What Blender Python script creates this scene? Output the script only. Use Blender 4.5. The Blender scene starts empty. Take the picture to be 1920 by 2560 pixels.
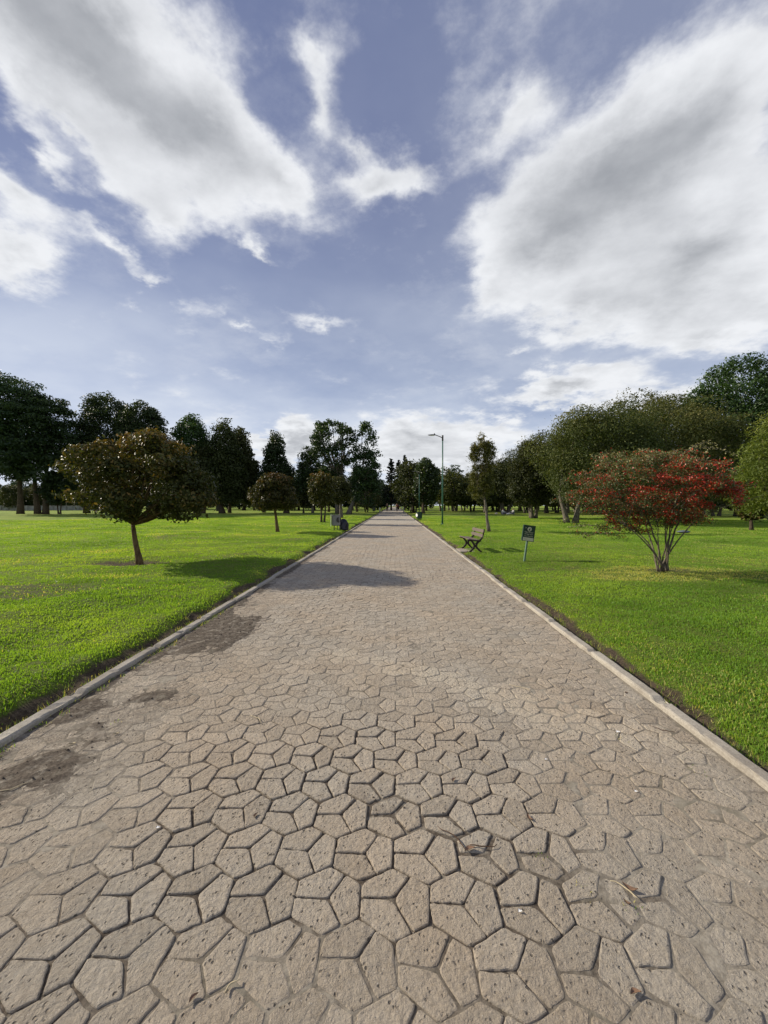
import bpy, math, random
import numpy as np
from mathutils import Vector, Matrix
PI = math.pi
C = bpy.context.scene.collection
rs = np.random.RandomState

# ------------------------------------------------------------------ numpy noise
def _h(ix, iy, s):
    n = (ix.astype(np.int64)*374761393 + iy.astype(np.int64)*668265263 + s*1274126177) & 0xffffffff
    n = ((n ^ (n >> 13))*1274126177) & 0xffffffff
    n = (n ^ (n >> 16))
    return (n & 0xffffff)/float(0xffffff)
def vn(x, y, s=0):
    x = np.asarray(x, float); y = np.asarray(y, float)
    ix = np.floor(x); iy = np.floor(y); fx = x-ix; fy = y-iy
    fx = fx*fx*(3-2*fx); fy = fy*fy*(3-2*fy)
    a = _h(ix, iy, s); b = _h(ix+1, iy, s); c = _h(ix, iy+1, s); d = _h(ix+1, iy+1, s)
    return (a*(1-fx)+b*fx)*(1-fy)+(c*(1-fx)+d*fx)*fy
def fbm(x, y, s=0, o=4):
    t = 0; a = .5; w = 0
    for i in range(o):
        t = t + a*vn(np.asarray(x)*2**i+i*17.3, np.asarray(y)*2**i-i*9.1, s+i); w += a; a *= .5
    return t/w
def sst(a, b, x):
    t = np.clip((np.asarray(x, float)-a)/(b-a), 0, 1); return t*t*(3-2*t)
def gau(x, y, cx, cy, rx, ry):
    return np.exp(-((x-cx)/rx)**2-((y-cy)/ry)**2)

# ------------------------------------------------------------------ camera model
CH = 1.5
F = 960.0
YAW = math.atan(25/F); PIT = math.atan(19/F)
cam_d = bpy.data.cameras.new('camera'); cam = bpy.data.objects.new('camera', cam_d); C.objects.link(cam)
cam_d.sensor_fit = 'VERTICAL'; cam_d.sensor_height = 36; cam_d.lens = 36*F/2560
cam_d.clip_end = 3000; cam_d.clip_start = .05
cam.location = (0, 0, CH)
cam.rotation_euler = (PI/2-PIT, 0, YAW)
bpy.context.scene.camera = cam
RM = cam.rotation_euler.to_matrix()
def ray(px, py):
    return RM @ Vector(((px-960)/F, (1280-py)/F, -1))
XL, XR = -2.42, 1.95
def hit_(px, py):
    d = ray(px, py); t = -CH/d.z; return (d.x*t, d.y*t)
def roll(x, y):
    x = np.asarray(x, float); y = np.asarray(y, float)
    return (fbm(x*.7+3, y*.5, 11, 3)-.5)*.035*sst(.0, .4, x-XL)*sst(0, .4, XR-x)
def H(x, y):
    x = np.asarray(x, float); y = np.asarray(y, float)
    dl = XL-.12-x; dr = x-XR-.12
    hl = -.03+.11*sst(0, .35, dl)+.05*sst(.5, 2.5, dl)+ .20*(fbm(x*.33, y*.33, 5, 3)-.5)*sst(.1, 2, dl)
    hr = -.03+.05*sst(0, .3, dr)+.10*sst(.4, 3.5, dr)+ .13*(fbm(x*.3+40, y*.25, 6, 3)-.5)*sst(.1, 2, dr)
    h = np.where(x < 0, hl, hr)+(.050*(fbm(x*1.1+5, y*1.3, 7, 3)-.5)+.028*(vn(x*4.3, y*4.3, 8)-.5))*sst(.15, .6, np.where(x < 0, dl, dr))
    h = h-.09*gau(x, y, -6.5, 9.35, .75, .55)            # sunken soil bowl round the young tree
    return np.where((x > XL-.12) & (x < XR+.12) & (y < 260), 0, h)
def hit(px, py):
    d = ray(px, py); z = .08
    for _ in range(6):
        t = (z-CH)/d.z; p = Vector((0, 0, CH))+d*t
        z = float(H(p.x, p.y))
    return Vector((p.x, p.y, z))
def at_depth(px, py, Y):
    d = ray(px, py); return Vector((0, 0, CH))+d*(Y/d.y)

# ------------------------------------------------------------------ mesh helpers
class MB:
    def __init__(s): s.v = []; s.f = []; s.n = 0; s.a = []
    def add(s, v, f, a=None):
        v = np.asarray(v, float).reshape(-1, 3)
        if isinstance(f, np.ndarray): s.f.append((f+s.n).astype(np.int64))
        else:
            d = {}
            for q in f: d.setdefault(len(q), []).append(q)
            for k in d: s.f.append(np.array(d[k], np.int64)+s.n)
        s.v.append(v); s.n += len(v)
        s.a.append(np.zeros(len(v)) if a is None else np.broadcast_to(np.asarray(a, float), (len(v),)))
    def box(s, c, h, R=None, bev=0.0, a=None):
        c = np.array(c, float); h = np.array(h, float)
        if bev <= 0:
            v = np.array([[x, y, z] for x in (-1, 1) for y in (-1, 1) for z in (-1, 1)], float)*h
            f = [(0, 1, 3, 2), (4, 6, 7, 5), (0, 4, 5, 1), (2, 3, 7, 6), (0, 2, 6, 4), (1, 5, 7, 3)]
        else:
            b = min(bev, h.min()*.49); P = []; idx = {}
            for sx in (-1, 1):
                for sy in (-1, 1):
                    for sz in (-1, 1):
                        for k in range(3):
                            q = np.array([sx, sy, sz])*(h-b); q[k] = [sx, sy, sz][k]*h[k]
                            idx[(sx, sy, sz, k)] = len(P); P.append(q)
            v = np.array(P); f = []
            for k in range(3):
                o = [i for i in range(3) if i != k]
                for sg in (-1, 1):
                    L = []
                    for (p, q) in ((-1, -1), (1, -1), (1, 1), (-1, 1)):
                        t = [0, 0, 0]; t[k] = sg; t[o[0]] = p; t[o[1]] = q; L.append(idx[(t[0], t[1], t[2], k)])
                    if (sg > 0) == (k == 1): L = L[::-1]
                    f.append(tuple(L))
            for k in range(3):
                o = [i for i in range(3) if i != k]
                for p in (-1, 1):
                    for q in (-1, 1):
                        t1 = [0, 0, 0]; t1[k] = -1; t1[o[0]] = p; t1[o[1]] = q; t2 = list(t1); t2[k] = 1
                        f.append((idx[(*t1, o[0])], idx[(*t2, o[0])], idx[(*t2, o[1])], idx[(*t1, o[1])]))
            for sx in (-1, 1):
                for sy in (-1, 1):
                    for sz in (-1, 1): f.append(tuple(idx[(sx, sy, sz, k)] for k in range(3)))
        if R is not None: v = v @ np.array(R.to_3x3()).T
        s.add(v+c, f, a)
    def tube(s, pts, rad, n=8, cap=True, a=None):
        pts = [Vector(p) for p in pts]; V = []; f = []
        if not hasattr(rad, '__len__'): rad = [rad]*len(pts)
        up = Vector((0, 0, 1)); prev = None
        for i, p in enumerate(pts):
            t = (pts[min(i+1, len(pts)-1)]-pts[max(i-1, 0)]).normalized()
            if prev is None: u = t.orthogonal().normalized()
            else: u = (prev-t*prev.dot(t)).normalized()
            prev = u; w = t.cross(u)
            for k in range(n):
                an = 2*PI*k/n; V.append(p+(u*math.cos(an)+w*math.sin(an))*rad[i])
        for i in range(len(pts)-1):
            for k in range(n): f.append((i*n+k, i*n+(k+1) % n, (i+1)*n+(k+1) % n, (i+1)*n+k))
        V = [tuple(q) for q in V]
        if cap:
            f.append(tuple(range(n))[::-1]); f.append(tuple((len(pts)-1)*n+k for k in range(n)))
        s.add(V, f, a)
    def lathe(s, prof, c=(0, 0, 0), n=20, a=None):
        V = []; f = []
        for (r, z) in prof:
            for k in range(n): V.append((c[0]+r*math.cos(2*PI*k/n), c[1]+r*math.sin(2*PI*k/n), c[2]+z))
        for i in range(len(prof)-1):
            for k in range(n): f.append((i*n+k, i*n+(k+1) % n, (i+1)*n+(k+1) % n, (i+1)*n+k))
        f.append(tuple(range(n))[::-1]); f.append(tuple((len(prof)-1)*n+k for k in range(n)))
        s.add(V, f, a)
    def mesh(s, name, mats, smooth=False, attr=None):
        me = bpy.data.meshes.new(name); V = np.concatenate(s.v)
        me.vertices.add(len(V)); me.vertices.foreach_set('co', V.ravel())
        L = np.concatenate([q.ravel() for q in s.f]); cnt = np.concatenate([np.full(len(q), q.shape[1]) for q in s.f])
        st = np.concatenate([[0], np.cumsum(cnt)[:-1]])
        me.loops.add(len(L)); me.loops.foreach_set('vertex_index', L.astype(np.int32))
        me.polygons.add(len(cnt)); me.polygons.foreach_set('loop_start', st.astype(np.int32))
        if smooth: me.polygons.foreach_set('use_smooth', np.ones(len(cnt), bool))
        else: me.polygons.foreach_set('use_smooth', np.zeros(len(cnt), bool))
        if attr:
            at = me.attributes.new(attr, 'FLOAT', 'POINT'); at.data.foreach_set('value', np.concatenate(s.a).astype(np.float32))
        for m in (mats if isinstance(mats, (list, tuple)) else [mats]): me.materials.append(m)
        me.update(calc_edges=True); me.validate()
        return me
    def obj(s, name, mats, parent=None, smooth=False, attr=None, loc=None):
        o = bpy.data.objects.new(name, s.mesh(name, mats, smooth, attr)); C.objects.link(o)
        if parent is not None: o.parent = parent
        if loc is not None: o.location = loc
        return o
def empty(name, loc, label, cat, group=None, rz=0, sc=1):
    o = bpy.data.objects.new(name, None); C.objects.link(o); o.empty_display_size = .2
    o.location = loc; o.rotation_euler = (0, 0, rz); o.scale = (sc, sc, sc)
    o['label'] = label; o['category'] = cat
    if group: o['group'] = group
    return o
def tag(o, label=None, cat=None, group=None, kind=None):
    if label: o['label'] = label
    if cat: o['category'] = cat
    if group: o['group'] = group
    if kind: o['kind'] = kind
    return o
def dup(root, loc, rz=0, sc=1, label=None):
    kids = list(root.children); r = root.copy(); C.objects.link(r)
    r.location = loc; r.rotation_euler = (0, 0, rz)
    r.scale = sc if hasattr(sc, '__len__') else (sc, sc, sc)
    if label: r['label'] = label
    for ch in kids:
        c = ch.copy(); C.objects.link(c); c.parent = r
        for g in ch.children:
            d = g.copy(); C.objects.link(d); d.parent = c
    return r

# ------------------------------------------------------------------ materials
class NT:
    def __init__(s, name):
        s.m = bpy.data.materials.new(name); s.m.use_nodes = True; s.t = s.m.node_tree; s.t.nodes.clear()
        s.out = s.n('ShaderNodeOutputMaterial')
    def n(s, ty, **k):
        o = s.t.nodes.new(ty)
        for a, b in k.items(): setattr(o, a, b)
        return o
    def l(s, a, b): s.t.links.new(a, b)
    def val(s, sock, v):
        if hasattr(v, 'is_output') or isinstance(v, bpy.types.NodeSocket): s.l(v, sock)
        else: sock.default_value = v if not (isinstance(v, tuple) and len(v) == 3 and sock.type == 'RGBA') else (*v, 1)
    def mix(s, f, a, b, bt='MIX'):
        o = s.n('ShaderNodeMix', data_type='RGBA', blend_type=bt); s.val(o.inputs[0], f); s.val(o.inputs[6], a); s.val(o.inputs[7], b); return o.outputs[2]
    def mth(s, op, a, b=0, c=0, cl=False):
        o = s.n('ShaderNodeMath', operation=op, use_clamp=cl); s.val(o.inputs[0], a); s.val(o.inputs[1], b)
        if op == 'MULTIPLY_ADD': s.val(o.inputs[2], c)
        return o.outputs[0]
    def noise(s, vec, sc, det=4, ro=.55, out=0):
        o = s.n('ShaderNodeTexNoise'); s.val(o.inputs['Vector'], vec); o.inputs['Scale'].default_value = sc
        o.inputs['Detail'].default_value = det; o.inputs['Roughness'].default_value = ro; return o.outputs[out]
    def vor(s, vec, sc, out='Distance', feat='F1', rnd=1):
        o = s.n('ShaderNodeTexVoronoi', feature=feat); s.val(o.inputs['Vector'], vec); o.inputs['Scale'].default_value = sc
        o.inputs['Randomness'].default_value = rnd; return o.outputs[out]
    def rng(s, v, a, b, c=0, d=1):
        o = s.n('ShaderNodeMapRange'); s.val(o.inputs[0], v)
        for i, q in enumerate((a, b, c, d)): o.inputs[i+1].default_value = q
        return o.outputs[0]
    def co(s, k='Object'): return s.n('ShaderNodeTexCoord').outputs[k]
    def attr(s, nm): return s.n('ShaderNodeAttribute', attribute_name=nm).outputs['Fac']
    def bump(s, h, st, d): 
        o = s.n('ShaderNodeBump'); s.l(h, o.inputs['Height']); o.inputs['Strength'].default_value = st; o.inputs['Distance'].default_value = d; return o.outputs[0]
    def pbr(s, col, ro=.8, bump=None, spec=.4, metal=0):
        p = s.n('ShaderNodeBsdfPrincipled'); s.val(p.inputs['Base Color'], col); s.val(p.inputs['Roughness'], ro)
        p.inputs['Specular IOR Level'].default_value = spec; p.inputs['Metallic'].default_value = metal
        if bump is not None: s.l(bump, p.inputs['Normal'])
        s.l(p.outputs[0], s.out.inputs[0]); return p
def simple(name, col, ro=.6, var=.15, sc=20, spec=.4, metal=0, bmp=.2):
    k = NT(name); co = k.co(); nz = k.noise(co, sc)
    c = k.mix(k.rng(nz, .3, .7), tuple(q*(1-var) for q in col), tuple(min(1, q*(1+var)) for q in col))
    k.pbr(c, ro, k.bump(nz, bmp, .003), spec, metal); return k.m
def leafmat(name, c0, c1, c2, tr=.35, ro=.45, spec=.4, hv=.12):
    """three leaf tints picked by a per-leaf number, plus a little translucency"""
    k = NT(name); a = k.attr('tint'); oi = k.n('ShaderNodeObjectInfo')
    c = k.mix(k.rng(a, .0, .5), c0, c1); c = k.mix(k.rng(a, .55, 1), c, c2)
    hs = k.n('ShaderNodeHueSaturation'); k.l(c, hs.inputs['Color'])
    k.l(k.rng(oi.outputs['Random'], 0, 1, .5-hv*.18, .5+hv*.12), hs.inputs['Hue']); k.l(k.rng(oi.outputs['Random'], 0, 1, 1-hv, 1+hv), hs.inputs['Value'])
    p = k.n('ShaderNodeBsdfPrincipled'); k.l(hs.outputs[0], p.inputs['Base Color']); p.inputs['Roughness'].default_value = ro
    p.inputs['Specular IOR Level'].default_value = spec
    t = k.n('ShaderNodeBsdfTranslucent'); k.l(k.mix(1, hs.outputs[0], (1.25, 1.2, .45), 'MULTIPLY'), t.inputs[0])
    m = k.n('ShaderNodeMixShader'); m.inputs[0].default_value = tr; k.l(p.outputs[0], m.inputs[1]); k.l(t.outputs[0], m.inputs[2])
    k.l(m.outputs[0], k.out.inputs[0]); return k.m
def barkmat(name, c0, c1):
    k = NT(name); co = k.co(); mp = k.n('ShaderNodeMapping'); k.l(co, mp.inputs[0]); mp.inputs['Scale'].default_value = (6, 6, 1.6)
    nz = k.noise(mp.outputs[0], 3, 6, .65); c = k.mix(k.rng(nz, .35, .65), c0, c1); k.pbr(c, .9, k.bump(nz, .8, .03), .15); return k.m

BARK = barkmat('bark_brown', (.035, .026, .018), (.11, .085, .06))
BARKG = barkmat('bark_grey', (.06, .052, .042), (.20, .175, .14))
BARK2 = barkmat('bark_shrub', (.05, .04, .03), (.20, .17, .13))
BARKO = barkmat('bark_ochre', (.07, .045, .022), (.17, .12, .06))
L_MAG = leafmat('leaves_glossy_olive', (.020, .030, .008), (.065, .070, .016), (.21, .125, .040), .25, .45, .22)
L_DARK = leafmat('leaves_dark', (.014, .030, .011), (.032, .058, .018), (.068, .098, .028), .25, .5, .3)
L_DARK2 = leafmat('leaves_dark_brownish', (.022, .032, .011), (.050, .060, .020), (.10, .098, .034), .3, .55, .2)
L_MID = leafmat('leaves_mid', (.020, .040, .011), (.042, .075, .018), (.095, .14, .034), .3, .45, .35)
L_HEDGE = leafmat('leaves_brown_green', (.032, .052, .012), (.078, .096, .026), (.185, .175, .055), .3, .55, .2)
L_LIME = leafmat('leaves_lime', (.07, .11, .018), (.15, .20, .032), (.27, .29, .05), .38, .5, .3)
L_OLIVE = leafmat('leaves_olive', (.05, .07, .014), (.11, .125, .024), (.21, .19, .04), .35, .5, .3)
L_CON = leafmat('needles_blue_green', (.010, .018, .013), (.018, .028, .019), (.03, .045, .028), .12, .6, .25)
L_RED = leafmat('leaves_shrub', (.03, .048, .013), (.085, .105, .03), (.38, .35, .19), .3, .45, .35, 0)
BERRY = leafmat('berries_red', (.15, .008, .006), (.40, .02, .010), (.58, .08, .03), .12, .4, .4, 0)

# stones of the path
def stone_mat():
    k = NT('paving_stone'); co = k.co(); rn = k.attr('rnd')
    geo = k.noise(co, 1.1, 5, .6); fine = k.noise(co, 95, 5, .7); mid = k.noise(co, 22, 4, .6)
    base = k.mix(k.rng(rn, 0, 1), (.400, .355, .290), (.490, .440, .364))
    base = k.mix(k.rng(rn, 1.0, 2.0), base, (.54, .49, .40))
    base = k.mix(k.rng(geo, .38, .62), base, k.mix(1, base, (1.07, 1.0, .93), 'MULTIPLY'))
    base = k.mix(k.rng(mid, .3, .7, 0, .35), base, k.mix(1, base, (.80, .78, .76), 'MULTIPLY'))
    base = k.mix(k.rng(k.noise(co, 38, 6, .75), .48, .68, 0, .45), base, k.mix(1, base, (.58, .55, .50), 'MULTIPLY'))
    base = k.mix(k.rng(fine, .35, .65, 0, .35), base, k.mix(1, base, (.66, .64, .61), 'MULTIPLY'))
    v = k.vor(k.mix(.012, co, k.noise(co, 60, 2, .5, 1)), 58)
    sel = k.rng(k.noise(co, 31, 2), .50, .62)
    pit = k.mth('MULTIPLY', k.rng(v, .12, .34, 1, 0), sel)
    base = k.mix(k.mth('MULTIPLY', pit, .72), base, (.075, .062, .052))
    v2 = k.vor(co, 120, 'Distance'); sel2 = k.mth('GREATER_THAN', k.noise(co, 47.7, 2), .60)
    ch = k.mth('MULTIPLY', k.rng(v2, .18, .26, 1, 0), sel2); base = k.mix(k.mth('MULTIPLY', ch, .65), base, (.58, .54, .48))
    soil = k.attr('soil'); sf = k.mth('MULTIPLY', k.rng(soil, 0, 1), k.rng(k.noise(co, 16, 7, .75), .40, .56), cl=True)
    base = k.mix(sf, base, (.085, .066, .050))
    gr = k.noise(co, 42, 6, .72); hgt = k.mth('SUBTRACT', k.mth('ADD', k.mth('MULTIPLY', gr, 1.3), k.mth('MULTIPLY', mid, .9)), k.mth('MULTIPLY', pit, .75))
    k.pbr(base, .88, k.bump(hgt, 1.0, .020), .2); return k.m
def sand_mat():
    k = NT('joint_sand'); co = k.co(); soil = k.attr('soil'); n1 = k.noise(co, 45, 6, .75); n2 = k.noise(co, 2.2, 5, .6)
    c = k.mix(k.rng(n1, .3, .7), (.21, .185, .145), (.41, .37, .30))
    c = k.mix(k.rng(n2, .50, .68, 0, .65), c, (.10, .088, .055))
    s2 = k.mth('MULTIPLY', k.rng(soil, .05, .6), k.rng(k.noise(co, 14, 7, .75), .30, .50), cl=True)
    c = k.mix(s2, c, k.mix(k.rng(n1, .35, .65), (.045, .036, .028), (.155, .127, .098)))
    far = k.attr('far'); v = k.vor(co, 7.5, feat='DISTANCE_TO_EDGE')
    fc = k.mix(k.rng(k.noise(co, .7, 5, .65), .3, .7), (.385, .345, .282), (.45, .408, .336))
    fc = k.mix(k.rng(v, .0, .07, .45, 0), fc, (.095, .078, .064)); c = k.mix(far, c, fc)
    k.pbr(c, .95, k.bump(n1, .9, .006), .1); return k.m
def kerb_mat():
    k = NT('kerb_concrete'); co = k.co(); n1 = k.noise(co, 70, 5, .7); n2 = k.noise(co, 2.5, 5, .65)
    c = k.mix(k.rng(n1, .3, .7), (.26, .235, .195), (.46, .425, .36)); c = k.mix(k.rng(n2, .45, .72, 0, .7), c, (.15, .125, .10))
    k.pbr(c, .9, k.bump(n1, .8, .004), .2); return k.m
def lawn_mat():
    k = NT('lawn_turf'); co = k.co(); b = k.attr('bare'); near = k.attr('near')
    mp = k.n('ShaderNodeMapping'); k.l(co, mp.inputs[0])
    n0 = k.noise(co, .22, 5, .6); n1 = k.noise(co, 1.6, 5, .7); n2 = k.noise(co, 13, 6, .8)
    c = k.mix(k.rng(n1, .3, .7), (.165, .28, .036), (.29, .395, .058)); c = k.mix(k.rng(n0, .4, .62), c, (.34, .38, .07))
    c = k.mix(k.rng(n2, .35, .62, .75, 0), c, (.09, .15, .018))
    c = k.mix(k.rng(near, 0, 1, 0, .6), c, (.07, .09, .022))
    sc = k.mix(k.rng(k.noise(co, 40, 5, .7), .3, .7), (.035, .026, .019), (.15, .115, .078)); c = k.mix(b, c, sc)
    k.pbr(c, .9, k.bump(n2, 1.0, .06), .1); return k.m
def grass_mat():
    k = NT('grass_blades'); a = k.attr('tint')
    c = k.mix(k.rng(a, 0, .35), (.075, .135, .014), (.150, .285, .036)); c = k.mix(k.rng(a, .35, .7), c, (.28, .42, .060)); c = k.mix(k.rng(a, .72, 1), c, (.52, .46, .19))
    d = k.n('ShaderNodeBsdfPrincipled'); k.l(c, d.inputs[0]); d.inputs['Roughness'].default_value = .5; d.inputs['Specular IOR Level'].default_value = .3
    t = k.n('ShaderNodeBsdfTranslucent'); k.l(k.mix(1, c, (1.65, 1.45, .55), 'MULTIPLY'), t.inputs[0])
    m = k.n('ShaderNodeMixShader'); m.inputs[0].default_value = .5; k.l(d.outputs[0], m.inputs[1]); k.l(t.outputs[0], m.inputs[2]); k.l(m.outputs[0], k.out.inputs[0]); return k.m
STONE, SAND, KERB, LAWN, GRASS = stone_mat(), sand_mat(), kerb_mat(), lawn_mat(), grass_mat()

# ------------------------------------------------------------------ path
def soil_at(x, y):
    n = fbm(x*1.3, y*1.3, 21, 4)
    l = .52*gau(x, y, -2.15, 3.6, .40, 2.0)+.62*gau(x, y, -2.1, 2.1, .45, .7)+.9*sst(.26, .0, x-XL)+.30*gau(x, y, -2.0, 6.5, .30, 2.0)
    l = l+.42*sst(.75, .1, x-XL)*sst(7.5, 4.5, y)+1.15*moss_at(x, y)+1.2*gau(x, y, -1.85, 3.05, .36, .26)+.55*gau(x, y, -1.78, 4.7, .12, 1.2)
    r = .30*sst(.30, 0, XR-x)+.22*gau(x, y, 1.45, 3.1, .35, .4)
    return np.clip((l+r)*(2.6*n-.45)*(.40+1.2*fbm(x*8, y*8, 22, 3))-.06, 0, 1)
def fill_at(x, y):
    n = fbm(x*.8+9, y*.6+4, 31, 3)
    f = -.0072+.0058*sst(.34, .62, n)
    f = f+.006*gau(x, y, -.35, 1.12, .45, .22)+.006*gau(x, y, 1.2, 3.3, .55, 1.0)+.007*sst(.40, .05, XR-x)+.008*sst(.40, .05, x-XL)+.005*gau(x, y, -1.9, 3.3, .45, 1.5)
    f = f+.005*gau(x, y, 1.3, 1.9, .6, .5)+.005*gau(x, y, -1.7, 1.6, .35, .35); f = f-.0045*gau(x, y, -.4, 2.25, 1.1, .6)-.001*gau(x, y, .9, 1.55, .8, .35)+.004*moss_at(x, y); f = -.0024-.5*np.log1p(np.exp(-(f+.0024)/.0012*1.0))*.0024
    f = f-.001*gau(x, y, .25, 1.9, .35, .35)
    f = f+.0085*sst(.35, .85, soil_at(x, y)-.8*moss_at(x, y))
    return f+(fbm(x*25, y*25, 41, 2)-.5)*.004
MPTS = [hit_(a, b) for a, b in ((930, 1985), (1010, 2040), (1120, 2080), (1200, 2125), (1290, 2150), (1420, 2190), (1540, 2225), (1640, 2260))]
def moss_at(x, y):
    x = np.asarray(x, float); y = np.asarray(y, float); d = np.full(np.broadcast(x, y).shape, 9.)
    for (a, b) in zip(MPTS[:-1], MPTS[1:]):
        a = np.array(a); b = np.array(b); e = b-a; t = np.clip(((x-a[0])*e[0]+(y-a[1])*e[1])/(e@e), 0, 1)
        d = np.minimum(d, np.hypot(x-a[0]-t*e[0], y-a[1]-t*e[1]))
    return np.exp(-(d/.085)**2)
PPTS = [hit_(a, b) for a, b in ((860, 1640), (1000, 1660), (1120, 1700), (1260, 1745), (1380, 1790), (1500, 1815), (1640, 1840), (1680, 1850))]
def pale_at(x, y):
    d = 9.
    for (a, b) in zip(PPTS[:-1], PPTS[1:]):
        a = np.array(a); b = np.array(b); e = b-a; t = min(max(((x-a[0])*e[0]+(y-a[1])*e[1])/(e@e), 0), 1); d = min(d, math.hypot(x-a[0]-t*e[0], y-a[1]-t*e[1]))
    return math.exp(-(d/.14)**2)
PATH_END = 250.
def grid(xs, ys):
    X, Y = np.meshgrid(xs, ys); nx = len(xs); ny = len(ys)
    i = np.arange(ny-1)[:, None]*nx+np.arange(nx-1)[None, :]; i = i.ravel()
    return X.ravel(), Y.ravel(), np.stack([i, i+1, i+nx+1, i+nx], 1)
STONE_Y = 30.
sp = MB()
# sand sheet
for (y0, y1, st, nx) in ((-2.0, 9.0, .03, 146), (9.0, STONE_Y, .12, 60), (STONE_Y, PATH_END, 1.5, 16)):
    ny = int(round((y1-y0)/st))+1; X, Y, Fq = grid(np.linspace(XL-.02, XR+.02, nx), np.linspace(y0, y1, ny))
    fl = fill_at(X, Y); Z = roll(X, Y)+np.where(Y < STONE_Y-.2, fl, -.001); sp.add(np.stack([X, Y, Z], 1), Fq, np.maximum(soil_at(X, Y)*sst(40, 14, Y), np.where(Y < STONE_Y-.2, .30+.34*sst(-.003, -.0065, fl), 0)*(1-.85*sst(-.0034, -.0014, fl))))
sand_faces = sum(len(q) for q in sp.f)
# stones: hexagons each split in three five-sided pavers
rg = rs(7); S = .258; RH = S*.785; RAD = S/math.sqrt(3); rndv = []
sheet_n = sp.n
def warp(p):
    x, y = p[:, 0], p[:, 1]
    return np.stack([x+(fbm(x*.9, y*.7, 51, 2)-.5)*.10+(vn(x*6, y*6, 52)-.5)*.012, y+(fbm(x*.8, y*.8, 53, 2)-.5)*.12+(vn(x*6, y*6, 54)-.5)*.012], 1)
Yr = int((STONE_Y+1.5)/RH)
for j in range(Yr):
    for i in range(-11, 10):
        cx = i*S+(S/2 if j % 2 else 0)+.02; cy = -1.0+j*RH
        hexv = [(cx+RAD*math.cos(math.radians(a)), cy+RAD*.785/.866*math.sin(math.radians(a))) for a in (30, 90, 150, 210, 270, 330)]
        c0 = (cx+rg.uniform(-.008, .008), cy+rg.uniform(-.008, .008))
        mid = lambda a, b: ((hexv[a][0]+hexv[b][0])/2, (hexv[a][1]+hexv[b][1])/2)
        m = [mid(2, 3), mid(4, 5), mid(0, 1)]      # 180, 300, 60 degrees
        for poly in ([c0, m[0], hexv[3], hexv[4], m[1]], [c0, m[1], hexv[5], hexv[0], m[2]], [c0, m[2], hexv[1], hexv[2], m[0]]):
            p = warp(np.array(poly)); cen = p.mean(0)
            if cen[0] < XL+.01 or cen[0] > XR-.01 or cen[1] > STONE_Y: continue
            p[:, 0] = np.clip(p[:, 0], XL+.004, XR-.004)
            near = cen[1] < 6.5
            r = rg.rand(); mo = float(moss_at(cen[0], cen[1])); gap = rg.uniform(.0014, .0032)+.0015*gau(cen[0], cen[1], -.4, 2.25, 1.1, .6)+.0105*mo*rg.uniform(.4, 1.2)+.0012*(fbm(cen[0], cen[1], 61, 2) > .55)
            d = p-cen; L = np.linalg.norm(d, axis=1)[:, None]+1e-6; p = cen+d*(1-gap*1.35/L)
            p = p+rg.uniform(-.004, .004, p.shape)
            if near:                                 # edges subdivided, corners rounded, outline worn
                q = []
                for e in range(5):
                    a, b = p[e], p[(e+1) % 5]
                    for t in (.07, .2, .4, .6, .8, .93): q.append(a*(1-t)+b*t)
                q = np.array(q); q = q+(cen-q)*(.5*(np.abs(vn(q[:, 0]*38, q[:, 1]*38, 71))**3)[:, None]*.16)
                q = q+rg.uniform(-.0011, .0011, q.shape)
            else:
                q = []
                for e in range(5):
                    a, b = p[e], p[(e+1) % 5]
                    q += [a*.88+b*.12, a*.12+b*.88]
                q = np.array(q)
            n = len(q); dz = rg.uniform(-.0018, .0014); tx, ty = rg.normal(0, .007, 2)
            if rg.rand() < .02: dz -= .0022
            base = float(roll(cen[0], cen[1]))
            zt = base+dz+(q[:, 0]-cen[0])*tx+(q[:, 1]-cen[1])*ty
            def ring(sc, z): 
                dd = q-cen; LL = np.linalg.norm(dd, axis=1)[:, None]
                return np.column_stack([cen+dd*(1-sc/LL), z])
            R0 = ring(-.001, zt-.03); R1 = ring(0, zt-.0045); R2 = ring(.0022, zt-.0014); R3 = ring(.007, zt)
            RR = [R0, R1, R2, R3] if near else [R0, R1, R3]
            V = np.vstack(RR); f = []
            k = np.arange(n); k1 = (k+1) % n
            for a in range(len(RR)-1): f.append(np.stack([a*n+k, a*n+k1, (a+1)*n+k1, (a+1)*n+k], 1))
            s0 = (float(soil_at(cen[0], cen[1]))-.45*mo)*(1 if cen[1] < 14 else .6)
            nb = sp.n
            sp.v.append(V); sp.f.append(np.vstack(f)+nb); sp.f.append((np.arange(n)+(len(RR)-1)*n)[None, :]+nb); sp.n += len(V)
            sp.a.append(np.full(len(V), s0)); pa = float(pale_at(cen[0], cen[1])); rndv.append(np.full(len(V), r if rg.rand() > pa*1.3 else 1+rg.uniform(.3, 1)))
# group faces by vertex count for speed while keeping order sand first
me = sp.mesh('path', [SAND, STONE], attr='soil')
nf = len(me.polygons); mi = np.ones(nf, np.int32); mi[:sand_faces] = 0; me.polygons.foreach_set('material_index', mi)
ra = np.concatenate([np.zeros(sheet_n)]+rndv); at = me.attributes.new('rnd', 'FLOAT', 'POINT'); at.data.foreach_set('value', ra.astype(np.float32))
co = np.concatenate(sp.v); at = me.attributes.new('far', 'FLOAT', 'POINT'); at.data.foreach_set('value', (co[:, 1] > STONE_Y-.3).astype(np.float32))
path = bpy.data.objects.new('path', me); C.objects.link(path); tag(path, kind='structure')

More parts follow.
